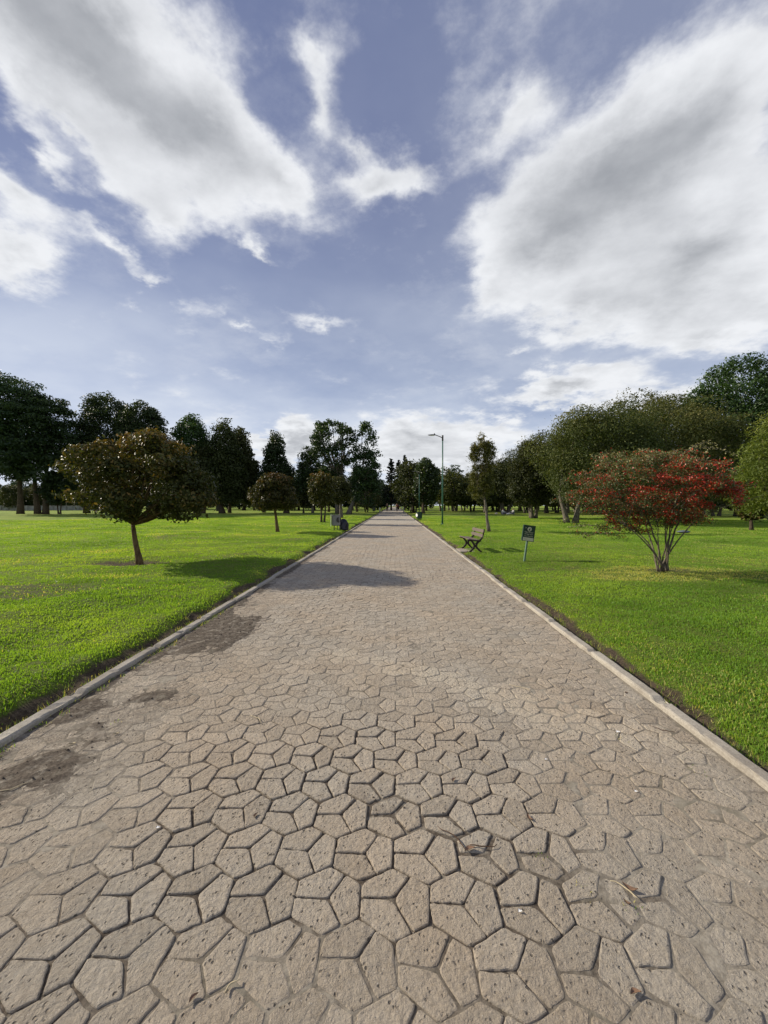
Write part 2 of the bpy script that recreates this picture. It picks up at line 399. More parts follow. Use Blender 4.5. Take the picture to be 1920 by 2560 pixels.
# kerbs
def kerb(side):
    b = MB(); xin = XL if side < 0 else XR; w = .092
    ys = np.concatenate([np.arange(-2, 12, .04), np.arange(12, 40, .25), np.arange(40, PATH_END, 2.)])
    seg = np.floor((ys+3)/.98); fr = (ys+3)/.98-seg
    jx = (_h(seg, seg*0, 3)-.5)*.020; jz = (_h(seg, seg*0+4, 9)-.5)*.016
    joint = np.where((fr < .05) & (ys < 12), 1., 0.)
    prof = [(0, -.08), (0, .018), (.004, .028), (.014, .034), (w-.014, .035), (w-.003, .028), (w, .012), (w, -.10)]
    V = []
    for (px, pz) in prof:
        ch = (fbm(ys*9, ys*0+px*70, 81+int(side), 3)-.5)
        chip = np.where(pz > 0, np.clip(ch-.22, 0, 1)*.11, 0)
        x = xin+side*(px+jx+ch*.006*(ys < 12)-(-.5 if px < .05 else .5)*joint*.0)
        V.append(np.stack([x+side*chip*(.6 if px < w/2 else -.6), ys, pz+jz*(pz > 0)+ch*.006*(pz > 0)-chip-joint*.026*(pz > .02)], 1))
    V = np.stack(V, 1); ny, npf = V.shape[:2]; i = (np.arange(ny-1)[:, None]*npf+np.arange(npf-1)).ravel()
    f = np.stack([i, i+1, i+npf+1, i+npf], 1)
    if side < 0: f = f[:, ::-1]
    b.add(V.reshape(-1, 3), f); o = b.obj('kerb', KERB); tag(o, kind='structure'); return o
kerb(-1); kerb(1)

# ------------------------------------------------------------------ lawn + grass
def bare_at(x, y):
    d = np.where(x < 0, XL-.105-x, x-XR-.105)
    n = fbm(x*2.6, y*1.8, 91, 4)
    e = sst(.03, -.04, d-np.where(x < 0, .14, .13)-.34*(n-.32)*np.where(x < 0, .8, 1.3))
    t = sst(.33, .62, gau(x, y, -6.45, 9.25, 1.0, .62)*(.5+.9*n))
    t2 = .55*sst(.45, .9, gau(x, y, 5.75, 8.2, .8, .45)*(.5+1.0*n))
    p = .5*sst(.68, .80, fbm(x*.5+7, y*.8, 93, 4))
    return np.clip(e+t+t2+p, 0, 1)
def dry_at(x, y):
    return np.clip(.95*sst(.42, .75, gau(x, y, 5.6, 7.9, 2.3, 1.1)*(.65+.8*fbm(x*2, y*2, 95, 3)))+.35*sst(.58, .74, fbm(x*.45+3, y*.7, 96, 4))+.6*gau(x, y, -5.5, 7.4, .8, .35), 0, 1)
gb = MB()
def spaced(a, b, s0, gr):
    o = [a]; s = s0
    while o[-1] < b: o.append(o[-1]+s); s = min(s*gr, 25)
    return np.array(o)
ys = np.concatenate([-spaced(3, 90, 1, 1.3)[::-1], np.arange(-1.9, 14, .07), spaced(14.1, 420, .1, 1.04)])
xo = np.concatenate([np.arange(0, .6, .035), spaced(.62, 420, .07, 1.035)])
for sd, xb in ((-1, XL-.10), (1, XR+.10)):
    X, Y, Fq = grid(xb+sd*xo, ys)
    if sd < 0: Fq = Fq[:, ::-1]
    b_ = bare_at(X, Y); Z = H(X, Y)+(fbm(X*9, Y*9, 97, 3)-.5)*.035*sst(30, 8, Y)*(1+b_)
    gb.add(np.stack([X, Y, Z], 1), Fq, b_)
X, Y, Fq = grid(np.linspace(XL-.2, XR+.2, 5), np.array([PATH_END-.5, 300, 350, 435])); gb.add(np.stack([X, Y, X*0+.02], 1), Fq, 0)
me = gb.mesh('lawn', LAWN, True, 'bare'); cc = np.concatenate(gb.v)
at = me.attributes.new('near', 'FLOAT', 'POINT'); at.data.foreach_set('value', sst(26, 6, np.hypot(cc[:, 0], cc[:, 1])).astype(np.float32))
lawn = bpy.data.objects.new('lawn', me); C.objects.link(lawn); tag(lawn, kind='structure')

def grass_blades():
    r = rs(3); M = 1150000
    # radial sampling: density falls with distance
    D0, D1 = 2.2, 46.
    u = r.rand(M); pw = .38; d = (D0**pw+u*(D1**pw-D0**pw))**(1/pw)
    a = r.uniform(-math.radians(53), math.radians(51), M)
    x = d*np.sin(a); y = d*np.cos(a)
    ok = ((x < XL-.115) | (x > XR+.115)) & (y > .4)
    x, y, d = x[ok], y[ok], d[ok]
    b = bare_at(x, y); dn = fbm(x*6, y*6, 99, 3)
    keep = r.rand(len(x)) < np.clip(1-b*1.08, .035, 1)*np.clip(.45+dn, 0, 1)
    x, y, d, b, dn = x[keep], y[keep], d[keep], b[keep], dn[keep]
    z = H(x, y)-.004
    N = len(x); yaw = r.uniform(0, 2*PI, N); big = fbm(x*.7, y*.7, 101, 3)
    h = (.014+.022*r.rand(N)**1.4)*(.65+.7*big)*(1-.3*b); h *= 1+.25*sst(8, 30, d)
    w = np.maximum(.0022, d*.00085)*(.7+.6*r.rand(N)); lean = r.normal(0, .55, N); ly = r.uniform(0, 2*PI, N)
    dx = np.cos(yaw)*w; dy = np.sin(yaw)*w
    tx = np.cos(ly)*lean*h; ty = np.sin(ly)*lean*h
    tint = .02+.78*fbm(x*.55, y*.9, 102, 4)+.15*(dn-.5)+r.normal(0, .055, N)
    dry = dry_at(x, y); tint = tint+.55*dry*r.rand(N)**.5
    tint = np.where(r.rand(N) < .006+.52*dry+.25*b, .85+.15*r.rand(N), np.clip(tint, 0, np.where(dry > .2, .86, .70)))
    mb = MB()
    nr = d < 8
    for sel, two in ((nr, True), (~nr, False)):
        X, Y, Z = x[sel], y[sel], z[sel]; n = len(X)
        P0 = np.stack([X-dx[sel], Y-dy[sel], Z], 1); P1 = np.stack([X+dx[sel], Y+dy[sel], Z], 1)
        P4 = np.stack([X+tx[sel], Y+ty[sel], Z+h[sel]*np.clip(1-.25*lean[sel]**2, .4, 1)], 1)
        if two:
            m = np.stack([X+tx[sel]*.35, Y+ty[sel]*.35, Z+h[sel]*.6], 1); q = np.stack([dx[sel]*.8, dy[sel]*.8, dx[sel]*0], 1)
            V = np.stack([P0, P1, m+q, m-q, P4], 1).reshape(-1, 3); i = np.arange(n)*5
            mb.v.append(V); mb.f.append(np.stack([i, i+1, i+2, i+3], 1)+mb.n); mb.f.append(np.stack([i+3, i+2, i+4], 1)+mb.n)
            mb.a.append(np.repeat(tint[sel], 5)); mb.n += len(V)
        else:
            V = np.stack([P0, P1, P4], 1).reshape(-1, 3); i = np.arange(n)*3
            mb.v.append(V); mb.f.append(np.stack([i, i+1, i+2], 1)+mb.n); mb.a.append(np.repeat(tint[sel], 3)); mb.n += len(V)
    o = mb.obj('grass', GRASS, None, False, 'tint'); tag(o, 'short mown green grass covering the park lawns', 'grass', kind='stuff'); return N
print('blades', grass_blades())

# weeds and dry blades at kerbs
def tufts():
    r = rs(17); mb = MB()
    pts = []
    for _ in range(420):
        y = 1.9+r.rand()**1.6*16; s = r.rand() < .5
        x = (XL-.10-abs(r.normal(0, .05))) if s else (XR+.11+abs(r.normal(0, .09)))
        pts.append((x, y, 12, .05))
    for _ in range(60):
        y = 2.0+r.rand()*4; pts.append((XL+.01+abs(r.normal(0, .035)), y, 8, .028))
    for (x, y) in ((.18, 1.93), (.62, 1.62), (.75, 1.50), (.9, 1.42), (-1.9, 2.55), (1.45, 2.5), (1.72, 2.2)): pts.append((x, y, 9, .014))
    V = []; A = []
    for (x, y, n, hh) in pts:
        z = float(H(x, y)) if (x < XL-.05 or x > XR+.05) else float(roll(x, y)+fill_at(x, y))
        for _ in range(n):
            px, py = x+r.normal(0, .02), y+r.normal(0, .03); an = r.uniform(0, 2*PI); h = hh*r.uniform(.4, 1.3); l = r.normal(0, .9)*h
            V += [(px-.002*math.cos(an), py-.002*math.sin(an), z), (px+.002*math.cos(an), py+.002*math.sin(an), z), (px+l*math.sin(an), py-l*math.cos(an), z+h)]
            A += [r.choice([.2, .4, .5, .9, .95])]*3
    i = np.arange(len(V)//3)*3; mb.add(np.array(V), np.stack([i, i+1, i+2], 1), np.array(A))
    tag(mb.obj('weeds', GRASS, None, False, 'tint'), 'small weeds and dry stalks along the kerbs and in the paving joints', 'weeds', kind='stuff')
tufts()

# ------------------------------------------------------------------ trees
ENV = {
 'round': lambda t: np.sqrt(np.clip(1-(2*t-1)**2, 0, 1))**.85,
 'dome': lambda t: np.sqrt(np.clip(1-t**2.2, 0, 1))*np.clip(.72+t*1.8, 0, 1),
 'fdome': lambda t: np.interp(t, [0, .08, .2, .35, .5, .75, .9, 1], [.30, .58, .88, 1, .99, .80, .52, .14]),
 'full': lambda t: np.interp(t, [0, .1, .4, .72, .9, 1], [.6, .92, 1, .9, .62, .2]),
 'egg': lambda t: np.interp(t, [0, .15, .4, .68, .88, 1], [.72, .96, 1, .80, .45, .10]),
 'gable': lambda t: np.interp(t, [0, .2, .5, .8, 1], [.85, 1, .78, .42, .08]),
 'cone': lambda t: np.clip(1-t, 0, 1)**.62*np.clip(.55+t*2.2, 0, 1),
 'peak': lambda t: np.clip(1-t**1.5, 0, 1)**.75*np.clip(.6+t*2, 0, 1),
 'column': lambda t: np.sqrt(np.clip(1-t**3, 0, 1))*np.clip(.45+t*2.0, 0, 1),
 'umbrella': lambda t: np.clip(1-t**2.6, 0, 1)**.6*np.clip(.8+t, 0, 1),
 'dish': lambda t: np.interp(t, [0, .12, .35, .6, .85, 1], [.30, .62, .97, 1, .72, .30]),
 'vase': lambda t: np.interp(t, [0, .2, .5, .8, 1], [.35, .6, .95, 1, .45]),
 'slim': lambda t: np.interp(t, [0, .12, .35, .55, .72, .88, 1], [.55, 1, .82, .70, .92, .55, .12]),
}
def leaves(mb, P, Nn, L, W, r, tint):
    n = len(P); a = r.normal(size=(n, 3)); u = np.cross(Nn, a); u /= np.linalg.norm(u, axis=1)[:, None]+1e-9
    w = np.cross(Nn, u); L = L[:, None]; W = W[:, None]
    V = np.stack([P-u*L*.5, P+w*W*.5+Nn*W*.12, P+u*L*.5, P-w*W*.5+Nn*W*.12], 1).reshape(-1, 3); i = np.arange(n)*4
    mb.v.append(V); mb.f.append(np.stack([i, i+1, i+2, i+3], 1)+mb.n); mb.a.append(np.repeat(tint, 4)); mb.n += len(V)
def build_tree(seed, Hh, zb, R, env, off=(0, 0), puffs=60, pr=.22, n=9000, ls=.25, asp=.55, tr=.12, stems=1, limbs=10, fork=None, lean=(0, 0), flat=.75, fill=.35,
               up=.35, shaggy=.25, bark=None, leaf=None, ydep=.92, tb=0., spread=.5, edge=.35, thin=0, lobes=None, twigs=0, core=.38, corer=.95, skew=0, lumpy=.26, gaps=.30):
    """returns trunk mesh, crown mesh; local origin at the base. Hh total height, zb crown bottom, R crown radius"""
    r = rs(seed); ch = Hh-zb; off = Vector((off[0], off[1], 0)); e = ENV[env]
    cen = []; t_ = r.rand(puffs*30); k = e(t_); t_ = t_[r.rand(len(t_)) < k**1.3][:puffs]; RP = pr*math.sqrt(R*max(R, ch*.5))
    if lobes is None: lobes = (0, 0)
    for t in t_:
        an = r.uniform(0, 2*PI); rr = float(e(np.array(t)))*R*(1+lobes[1]*math.sin(an*lobes[0]+seed)); p_ = RP*r.uniform(.65, 1.25)
        rad = max(0, rr-p_*.55)*(edge+(1-edge)*r.rand()**.45)
        z = zb+t*ch; z = min(max(z, zb+p_*flat*.7), Hh-p_*flat*.8)
        if skew: z = zb+(z-zb)*(1-skew*max(0, rad*math.cos(an)/R)-.10*max(0, -rad*math.cos(an)/R))-.05*ch*(abs(math.cos(an)*rad) > .7*R)
        cen.append((off.x+rad*math.cos(an), off.y+rad*math.sin(an)*ydep, z, p_))
    cen = np.array(cen); mb = MB()
    wgt = cen[:, 3]**2; idx = r.choice(len(cen), n, p=wgt/wgt.sum())
    d = r.normal(size=(n, 3)); d[:, 2] += up; d /= np.linalg.norm(d, axis=1)[:, None]
    pc = cen[idx]; q = pc[:, 3:4]*np.array([1, 1, flat]); rad = np.where(r.rand(n) < fill, r.uniform(.2, .9, n), r.uniform(.85, 1.02, n)+r.exponential(shaggy*.25, n))
    P = pc[:, :3]+d*q*rad[:, None]; P[:, 2] = np.maximum(P[:, 2], zb-.3*pr*R)
    if core > 0:                                   # leaves through the body of the crown
        nc = int(n*core); sel = r.choice(n, nc, False); tt = r.rand(nc*6); kk = e(tt); tt = tt[r.rand(len(tt)) < (kk/kk.max())**2][:nc]; sel = sel[:len(tt)]; nc = len(tt)
        an = r.uniform(0, 2*PI, nc); lump = .80+.26*fbm(an*2.2+seed, tt*5+seed, seed, 3); ra = e(tt)*R*(1+lobes[1]*np.sin(an*lobes[0]+seed))*np.sqrt(r.uniform(.15, 1, nc))*lump*corer if lobes else 0
        P[sel] = np.stack([off.x+ra*np.cos(an), off.y+ra*np.sin(an)*ydep, zb+.02*ch+tt*ch*.94], 1)
    # uneven outline: big lobes pushed out and in, ragged gaps left between them
    mz = zb+.45*ch; ax = np.arctan2(P[:, 1]-off.y, P[:, 0]-off.x); lz = (P[:, 2]-mz)/ch*3.2
    lm = .5*fbm(np.cos(ax)*1.7+seed*3.1, lz+np.sin(ax)*.8, seed+5, 3)+.5*fbm(np.sin(ax)*1.7-seed*1.7, lz-np.cos(ax)*.8+4, seed+9, 3)
    q = 1+lumpy*(lm-.5)*2; P[:, 0] = off.x+(P[:, 0]-off.x)*q; P[:, 1] = off.y+(P[:, 1]-off.y)*q; P[:, 2] = np.minimum(mz+(P[:, 2]-mz)*(1+lumpy*(lm-.5)*1.2), Hh+.15)
    sg = max(.16*R, .25); gv = .5*vn(P[:, 0]/sg+seed, P[:, 2]/sg*1.2, seed+2)+.5*vn(P[:, 1]/sg-seed, P[:, 2]/sg*1.2+7, seed+3)
    kp = gv > gaps*r.uniform(.8, 1.1, n); P, d, idx, L_k, rad = P[kp], d[kp], idx[kp], 0, rad[kp]; n = len(P)
    nn = d*.8+r.normal(size=(n, 3))*.55+np.array([0, 0, .25]); nn /= np.linalg.norm(nn, axis=1)[:, None]
    L = ls*r.uniform(.6, 1.35, n)
    ptint = r.rand(len(cen))
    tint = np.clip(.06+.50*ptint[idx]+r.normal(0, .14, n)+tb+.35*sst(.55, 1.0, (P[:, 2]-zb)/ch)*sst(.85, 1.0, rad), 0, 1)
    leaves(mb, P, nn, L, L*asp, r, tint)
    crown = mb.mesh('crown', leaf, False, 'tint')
    tb_ = MB(); fk = fork if fork else zb+.12*ch
    tops = []
    for s in range(stems):
        an = 2*PI*s/max(1, stems)+r.uniform(-.3, .3) if stems > 1 else 0; sp_ = spread*R*.35 if stems > 1 else 0
        b0 = Vector((math.cos(an), math.sin(an)*.8, 0))*(tr*1.1 if stems > 1 else 0); t0 = Vector((math.cos(an)*sp_+lean[0], math.sin(an)*sp_+lean[1], fk))
        pts = []; rd = []
        for i in range(7):
            f = i/6; p = b0.lerp(t0, f)+Vector((math.sin(f*3.1+seed)*.05*fk*.35, math.cos(f*2.7+seed*2)*.03*fk*.3, 0))*math.sin(f*PI)
            if i == 0: p.z = -.12
            pts.append(p); rd.append(tr*(1.35 if i == 0 else 1.08 if i == 1 else 1-.38*f)*(1 if stems == 1 else .75))
        tb_.tube(pts, rd, 9); tops.append((pts[-1], rd[-1]))
        if limbs:
            order = np.argsort(r.rand(len(cen)))[:max(1, limbs//stems)]
            for c in order:
                e0 = pts[-1]; c1 = Vector(cen[c, :3]); 
                if stems > 1 and (c1.xy-off.xy).dot(Vector((math.cos(an), math.sin(an)))) < -.2*R: continue
                mid = e0.lerp(c1, .5)+Vector((r.normal()*.06*R, r.normal()*.06*R, -.05*ch+r.normal()*.03*ch))
                ps = []
                for i in range(6):
                    f = i/5; ps.append(e0*(1-f)**2+mid*2*f*(1-f)+c1*f*f)
                rr0 = rd[-1]*r.uniform(.45, .8); tb_.tube(ps, [rr0*(1-.8*i/5) for i in range(6)], 6, False)
                for w in range(twigs):
                    f = r.uniform(.5, 1); s0 = e0*(1-f)**2+mid*2*f*(1-f)+c1*f*f
                    s1 = s0+Vector((r.normal()*.16*R, r.normal()*.16*R, abs(r.normal())*.10*ch)); tb_.tube([s0, s0.lerp(s1, .5)+Vector((0, 0, -.02*ch)), s1], [rr0*.28, rr0*.18, rr0*.06], 4, False)
    trunk = tb_.mesh('trunk', bark, True)
    return trunk, crown
def put_tree(name, label, cat, group, loc, meshes, rz=0, sc=1):
    e = empty(name, loc, label, cat, group, rz, sc)
    for nm, m in zip(('trunk', 'crown'), meshes):
        o = bpy.data.objects.new(nm, m); C.objects.link(o); o.parent = e
    return e
def tree_px(name, label, group, b, box, env, seed, depth=None, cat='tree', **kw):
    """b: base pixel of the trunk, box: crown (x0,x1,top,bottom) pixels, turned into metres at the trunk's distance"""
    p = hit(*b) if depth is None else Vector((at_depth(b[0], 1280, depth).x, depth, 0))
    if depth is not None: p.z = float(H(p.x, p.y))
    Y = p.y; A = at_depth(box[0], box[2], Y); B = at_depth(box[1], box[3], Y)
    cx = (A.x+B.x)/2-p.x; R = (B.x-A.x)/2
    kw.setdefault('off', (cx, 0))
    return put_tree(name, label, cat, group, p, build_tree(seed, A.z-p.z, B.z-p.z, R, env, **kw))

GL, GR, GF = 'young trees on the left lawn', 'dense trees on the right lawn', 'tall trees at the far side of the left lawn'
# near young trees on the left lawn
tree_px('broadleaf_tree', 'young broad tree with glossy bronze and olive leaves standing in a sunken soil bed', GL, (350, 1411), (216, 522, 1080, 1292), 'fdome', 3,
        puffs=85, pr=.185, core=.04, n=42000, ls=.092, asp=.5, tr=.075, limbs=26, fork=1.02, lean=(-.17, 0), bark=BARKO, leaf=L_MAG, flat=.8, fill=.15, shaggy=.6, tb=.10, up=.2, lobes=(3, .14), skew=.30, lumpy=.34, gaps=.40, twigs=2, edge=.45)
tree_px('broadleaf_tree', 'young round tree with bronze topped crown and slender bent trunk, second along the left lawn', GL, (695, 1330), (618, 748, 1187, 1274), 'dome', 5,
        puffs=110, pr=.21, core=.35, n=18000, ls=.12, asp=.5, tr=.085, limbs=14, bark=BARKO, leaf=L_MAG, lean=(-.2, 0), flat=.8, fill=.25, tb=.02)
tree_px('broadleaf_tree', 'small dark tree with forked trunk left of the grey litter bin', GL, (807, 1306), (765, 840, 1178, 1268), 'round', 6,
        puffs=60, pr=.24, n=6000, ls=.17, tr=.10, stems=2, limbs=8, bark=BARK, leaf=L_MAG, fill=.3)
tree_px('broadleaf_tree', 'dark leafy tree with thick pale trunk directly behind the grey litter bin', GL, (852, 1294), (815, 880, 1192, 1262), 'round', 8,
        puffs=60, pr=.25, n=6000, ls=.2, tr=.20, limbs=8, bark=BARKG, leaf=L_DARK2, fill=.3)
tree_px('umbrella_tree', 'low flat topped tree like an umbrella beside the path on the left', GL, (916, 1281), (872, 962, 1228, 1264), 'umbrella', 9,
        puffs=80, pr=.17, n=6500, ls=.22, tr=.13, stems=2, limbs=16, bark=BARK, leaf=L_DARK2, flat=.5)
tree_px('broadleaf_tree', 'dark bushy young tree between the second young tree and the forked one', GL, (759, 1283), (735, 800, 1205, 1268), 'round', 10,
        puffs=60, pr=.25, n=5000, ls=.28, tr=.15, limbs=8, bark=BARK, leaf=L_DARK2, fill=.3)

# tall trees at the far side of the left lawn
big = dict(puffs=190, pr=.19, n=30000, ls=.32, asp=.55, fill=.3, core=.45, bark=BARK, leaf=L_DARK, limbs=14, shaggy=.35)
tree_px('pine_tree', 'tallest dark pine at the left edge with a bare straight trunk', GF, (51, 1285), (-110, 128, 922, 1190), 'full', 21, tr=.36, flat=.42, **{**big, 'n': 42000, 'puffs': 200, 'pr': .17, 'fill': .25, 'core': .25})
tree_px('pine_tree', 'wide dark pine with two thick trunks joined at the ground', GF, (104, 1285), (-10, 212, 985, 1205), 'full', 22, tr=.46, stems=2, spread=.35, flat=.40, **{**big, 'n': 42000, 'puffs': 200, 'pr': .17, 'fill': .25, 'core': .25})
tree_px('broadleaf_tree', 'slim forked dark tree just right of the twin trunk pine', GF, (149, 1285), (110, 195, 1180, 1262), 'round', 23, tr=.14, stems=2, **{**big, 'n': 12000, 'puffs': 60, 'pr': .24})
tree_px('pine_tree', 'broad dark pine with spreading top rising behind the nearest young tree', GF, (217, 1283), (196, 345, 985, 1185), 'full', 24, tr=.40, flat=.5, **{**big, 'pr': .18})
tree_px('pine_tree', 'rounded dark pine sloping down to the right behind the nearest young tree', GF, (338, 1284), (285, 425, 1002, 1190), 'full', 25, tr=.36, flat=.55, **big)
tree_px('broadleaf_tree', 'dark tree with low crown and two thin trunks behind the nearest young tree', GF, (280, 1284), (225, 345, 1120, 1262), 'round', 26, tr=.2, **{**big, 'n': 18000, 'pr': .22})
tree_px('broadleaf_tree', 'dark tree with thin straight trunk seen at the right side of the nearest crown', GF, (373, 1284), (330, 440, 1130, 1262), 'round', 27, tr=.24, **{**big, 'n': 18000, 'pr': .22})
tree_px('broadleaf_tree', 'large rounded tree with sunlit green left flank', GF, (490, 1283), (424, 530, 1038, 1245), 'full', 28, tr=.34, **{**big, 'leaf': L_MID, 'tb': -.1})
tree_px('broadleaf_tree', 'dark tree with leaning trunk below the sunlit green crown', GF, (506, 1283), (455, 565, 1120, 1258), 'round', 29, tr=.38, lean=(.8, 0), **{**big, 'n': 13000, 'leaf': L_DARK2})
tree_px('cypress_tree', 'tall dark dense tree with a rounded point, its thick trunk curved at the foot', GF, (556, 1283), (500, 620, 1050, 1256), 'egg', 30, tr=.42, lean=(-.6, 0), **{**big, 'leaf': L_DARK2})
tree_px('cypress_tree', 'dark dense tree with sloping right shoulder beside the open sky', GF, (574, 1282), (548, 652, 1070, 1256), 'egg', 31, tr=.26, **{**big, 'leaf': L_DARK2})
tree_px('broadleaf_tree', 'dark tree with slanting trunk under the sloping shoulder crown', GF, (610, 1276), (570, 650, 1160, 1258), 'round', 32, tr=.4, **{**big, 'n': 15000, 'pr': .22})
tree_px('cypress_tree', 'dense gable shaped dark green tree standing behind the second young tree', GF, (716, 1283), (634, 742, 1080, 1262), 'gable', 33, tr=.42, **{**big, 'puffs': 130, 'leaf': L_DARK})
tree_px('airy_tree', 'tall airy tree with pale branches showing through thin foliage', GF, (845, 1283), (765, 893, 1052, 1205), 'vase', 34, tr=.34, puffs=130, pr=.13, n=9500, ls=.34, fill=.4, core=.08, bark=BARKG, leaf=L_MID, limbs=70, stems=3, spread=.3, shaggy=.6, edge=.25, twigs=1, tb=-.1)
tree_px('airy_tree', 'thin leaved lower tree left of the tall airy tree', GF, (782, 1283), (738, 812, 1120, 1240), 'round', 35, tr=.2, puffs=80, pr=.2, n=9000, ls=.32, fill=.4, core=.25, bark=BARKG, leaf=L_MID, limbs=24, shaggy=.7, tb=-.12)
tree_px('poplar_tree', 'tall ragged dark column tree beside the path, trunk pale at the foot', GF, (871, 1284), (872, 956, 1060, 1262), 'full', 36, tr=.36, lean=(1.2, 0), puffs=95, pr=.17, n=10500, ls=.32, fill=.35, core=.05, bark=BARKG, leaf=L_MID, limbs=26, shaggy=.9, tb=-.16)
tree_px('broadleaf_tree', 'dark rounded tree at the foot of the ragged column tree', GF, (893, 1279), (862, 950, 1168, 1258), 'round', 37, tr=.2, lean=(-.5, 0), **{**big, 'n': 15000, 'pr': .24})
tree_px('broadleaf_tree', 'dark tree under the tall airy tree filling its lower half', GF, (822, 1280), (780, 875, 1175, 1262), 'round', 38, tr=.22, **{**big, 'n': 18000, 'pr': .22, 'leaf': L_DARK2})
tree_px('broadleaf_tree', 'dark low crowned tree between the gable tree and the second young tree', GF, (660, 1281), (610, 700, 1190, 1262), 'round', 39, tr=.25, **{**big, 'n': 15000, 'pr': .22})

# centre: far end of the path
def conifer(seed, Hh, R, zb, n=4200, ls=.5):
    r = rs(seed); mb = MB(); P = []; D = []
    lev = 34
    for i in range(lev):
        f = i/(lev-1); z = zb+(Hh-zb)*f**.95; rr = R*(1-f)**.72+.15*R*(i < lev-1)*(.4+.6*r.rand())
        for b in range(5):
            an = r.uniform(0, 2*PI); L = rr*r.uniform(.7, 1.1); m = max(3, int(n/lev/5)); z = zb+(Hh-zb)*min(1, max(0, f+r.normal()*.02))
            t = r.rand(m)**.7; droop = (r.uniform(-.35, .15))*L*t+.30*L*t**2.4
            w = r.normal(0, .06*L, m)*(1-.3*t)
            P.append(np.stack([np.cos(an)*L*t-np.sin(an)*w, np.sin(an)*L*t+np.cos(an)*w, z+droop+r.normal(0, .05*L, m)], 1))
    P = np.concatenate(P); k = len(P); nn = r.normal(size=(k, 3))*.6+np.array([0, 0, 1.]); nn /= np.linalg.norm(nn, axis=1)[:, None]
    LL = ls*r.uniform(.5, 1.3, k); leaves(mb, P, nn, LL, LL*.42, r, np.clip(r.normal(.35, .2, k), 0, 1))
    tb = MB(); tb.tube([(0, 0, -.2), (0, 0, Hh*.4), (0, 0, Hh*.98)], [Hh*.02, Hh*.014, .04], 8)
    return tb.mesh('trunk', BARK, True), mb.mesh('crown', L_CON, False, 'tint')
GC = 'tall conifers at the far end of the path'
def conifer_px(label, b, x0, x1, yt, seed, depth, zb=2.0):
    x = at_depth(b, 1280, depth).x; z = 0.02; A = at_depth(x0, yt, depth); B = at_depth(x1, yt, depth)
    return put_tree('conifer_tree', label, 'tree', GC, (x, depth, z), conifer(seed, A.z-z, (B.x-A.x)/2, zb, 6500, depth*.0052))
conifer_px('spiky bluish conifer left of the vanishing path', 978, 956, 1002, 1149, 51, 96)
conifer_px('highest bluish conifer with a pointed top above the path end', 1012, 988, 1032, 1139, 52, 104)
conifer_px('slightly lower conifer between the two bluish ones', 996, 976, 1020, 1152, 53, 112)
conifer_px('dark conifer half hidden by the round tree right of the path', 1028, 1008, 1048, 1160, 54, 118)
tree_px('round_tree', 'big round dense green tree just right of the path beyond the far lamp post', None, (1058, 1284), (1028, 1104, 1147, 1262), 'round', 55, puffs=120, pr=.2, n=11000, ls=.33, tr=.27, limbs=10, bark=BARK, leaf=L_MID, fill=.3, tb=-.08)
tree_px('round_tree', 'narrow sunlit green tree on the path side of the big round tree', None, (1029, 1277), (1003, 1042, 1192, 1262), 'column', 56, puffs=60, pr=.28, n=6000, ls=.3, tr=.2, limbs=6, bark=BARKG, leaf=L_OLIVE, fill=.3)
tree_px('round_tree', 'small green tree with a pale trunk under the big round tree', None, (1040, 1280), (1022, 1062, 1205, 1266), 'round', 57, puffs=50, pr=.25, n=5000, ls=.3, tr=.16, limbs=6, bark=BARKG, leaf=L_MID, fill=.3)

# slim young tree right of the lamp post
tree_px('slim_tree', 'slim young olive green tree with a bare leaning trunk between lamp post and bench', None, (1223, 1329), (1166, 1248, 1088, 1246), 'slim', 61, puffs=120, pr=.115, core=.03, n=11500, ls=.17, asp=.22, tr=.085, limbs=46, fork=1.9,
        lean=(-.28, 0), bark=BARKG, leaf=L_OLIVE, fill=.4, shaggy=1.2, flat=1.25, up=.7, off=(-.40, 0), edge=.2)

# dense trees on the right lawn
g = dict(puffs=200, pr=.17, n=32000, core=.42, asp=.55, fill=.25, bark=BARKG, leaf=L_HEDGE, limbs=14, shaggy=.35, flat=.8)
def GT(label, b, box, env, seed, **kw):
    d = {**g, **kw}; d.setdefault('ls', .22); return tree_px('dense_tree', label, GR, b, box, env, seed, **d)
GT('wide low dense tree behind the red shrub, thick trunk visible left of the shrub', (1428, 1307), (1340, 1660, 1028, 1255), 'full', 71, tr=.27, stems=2, n=70000, puffs=75, pr=.25, core=.2, edge=.6, lobes=(4, .08), ls=.145)
GT('tall brown tinted dense tree rising behind the red shrub', (1690, 1303), (1560, 1860, 1000, 1255), 'full', 72, tr=.3, n=66000, puffs=80, pr=.25, core=.3, edge=.6, lobes=(3, .1), tb=.08, ls=.155)
GT('dense domed tree with many stems behind the sign', (1333, 1295), (1268, 1412, 1105, 1262), 'full', 73, tr=.22, stems=3, leaf=L_DARK2, ls=.20)
GT('dense tree with pale trunk between the sign tree and the shrub', (1366, 1283), (1290, 1470, 1078, 1258), 'full', 74, tr=.33, leaf=L_DARK2, ls=.25)
GT('dark crowned tree shading the picnic group', (1262, 1284), (1200, 1335, 1150, 1258), 'full', 75, tr=.3, stems=3, spread=.9, leaf=L_DARK2, ls=.24)
GT('dense tree with dark lumpy top left of the brown hedge like crowns', (1418, 1284), (1365, 1545, 1052, 1255), 'full', 76, tr=.3, leaf=L_DARK2, ls=.25)
GT('low dense tree with twin trunk behind the slim young tree', (1181, 1278), (1142, 1215, 1180, 1262), 'dome', 77, tr=.24, stems=2, leaf=L_HEDGE, ls=.24, n=16000, puffs=90)
GT('low dense tree with pale twisted trunk left of the slim tree', (1158, 1277), (1118, 1188, 1190, 1262), 'round', 78, tr=.25, stems=2, leaf=L_HEDGE, ls=.24, n=15000, puffs=90)
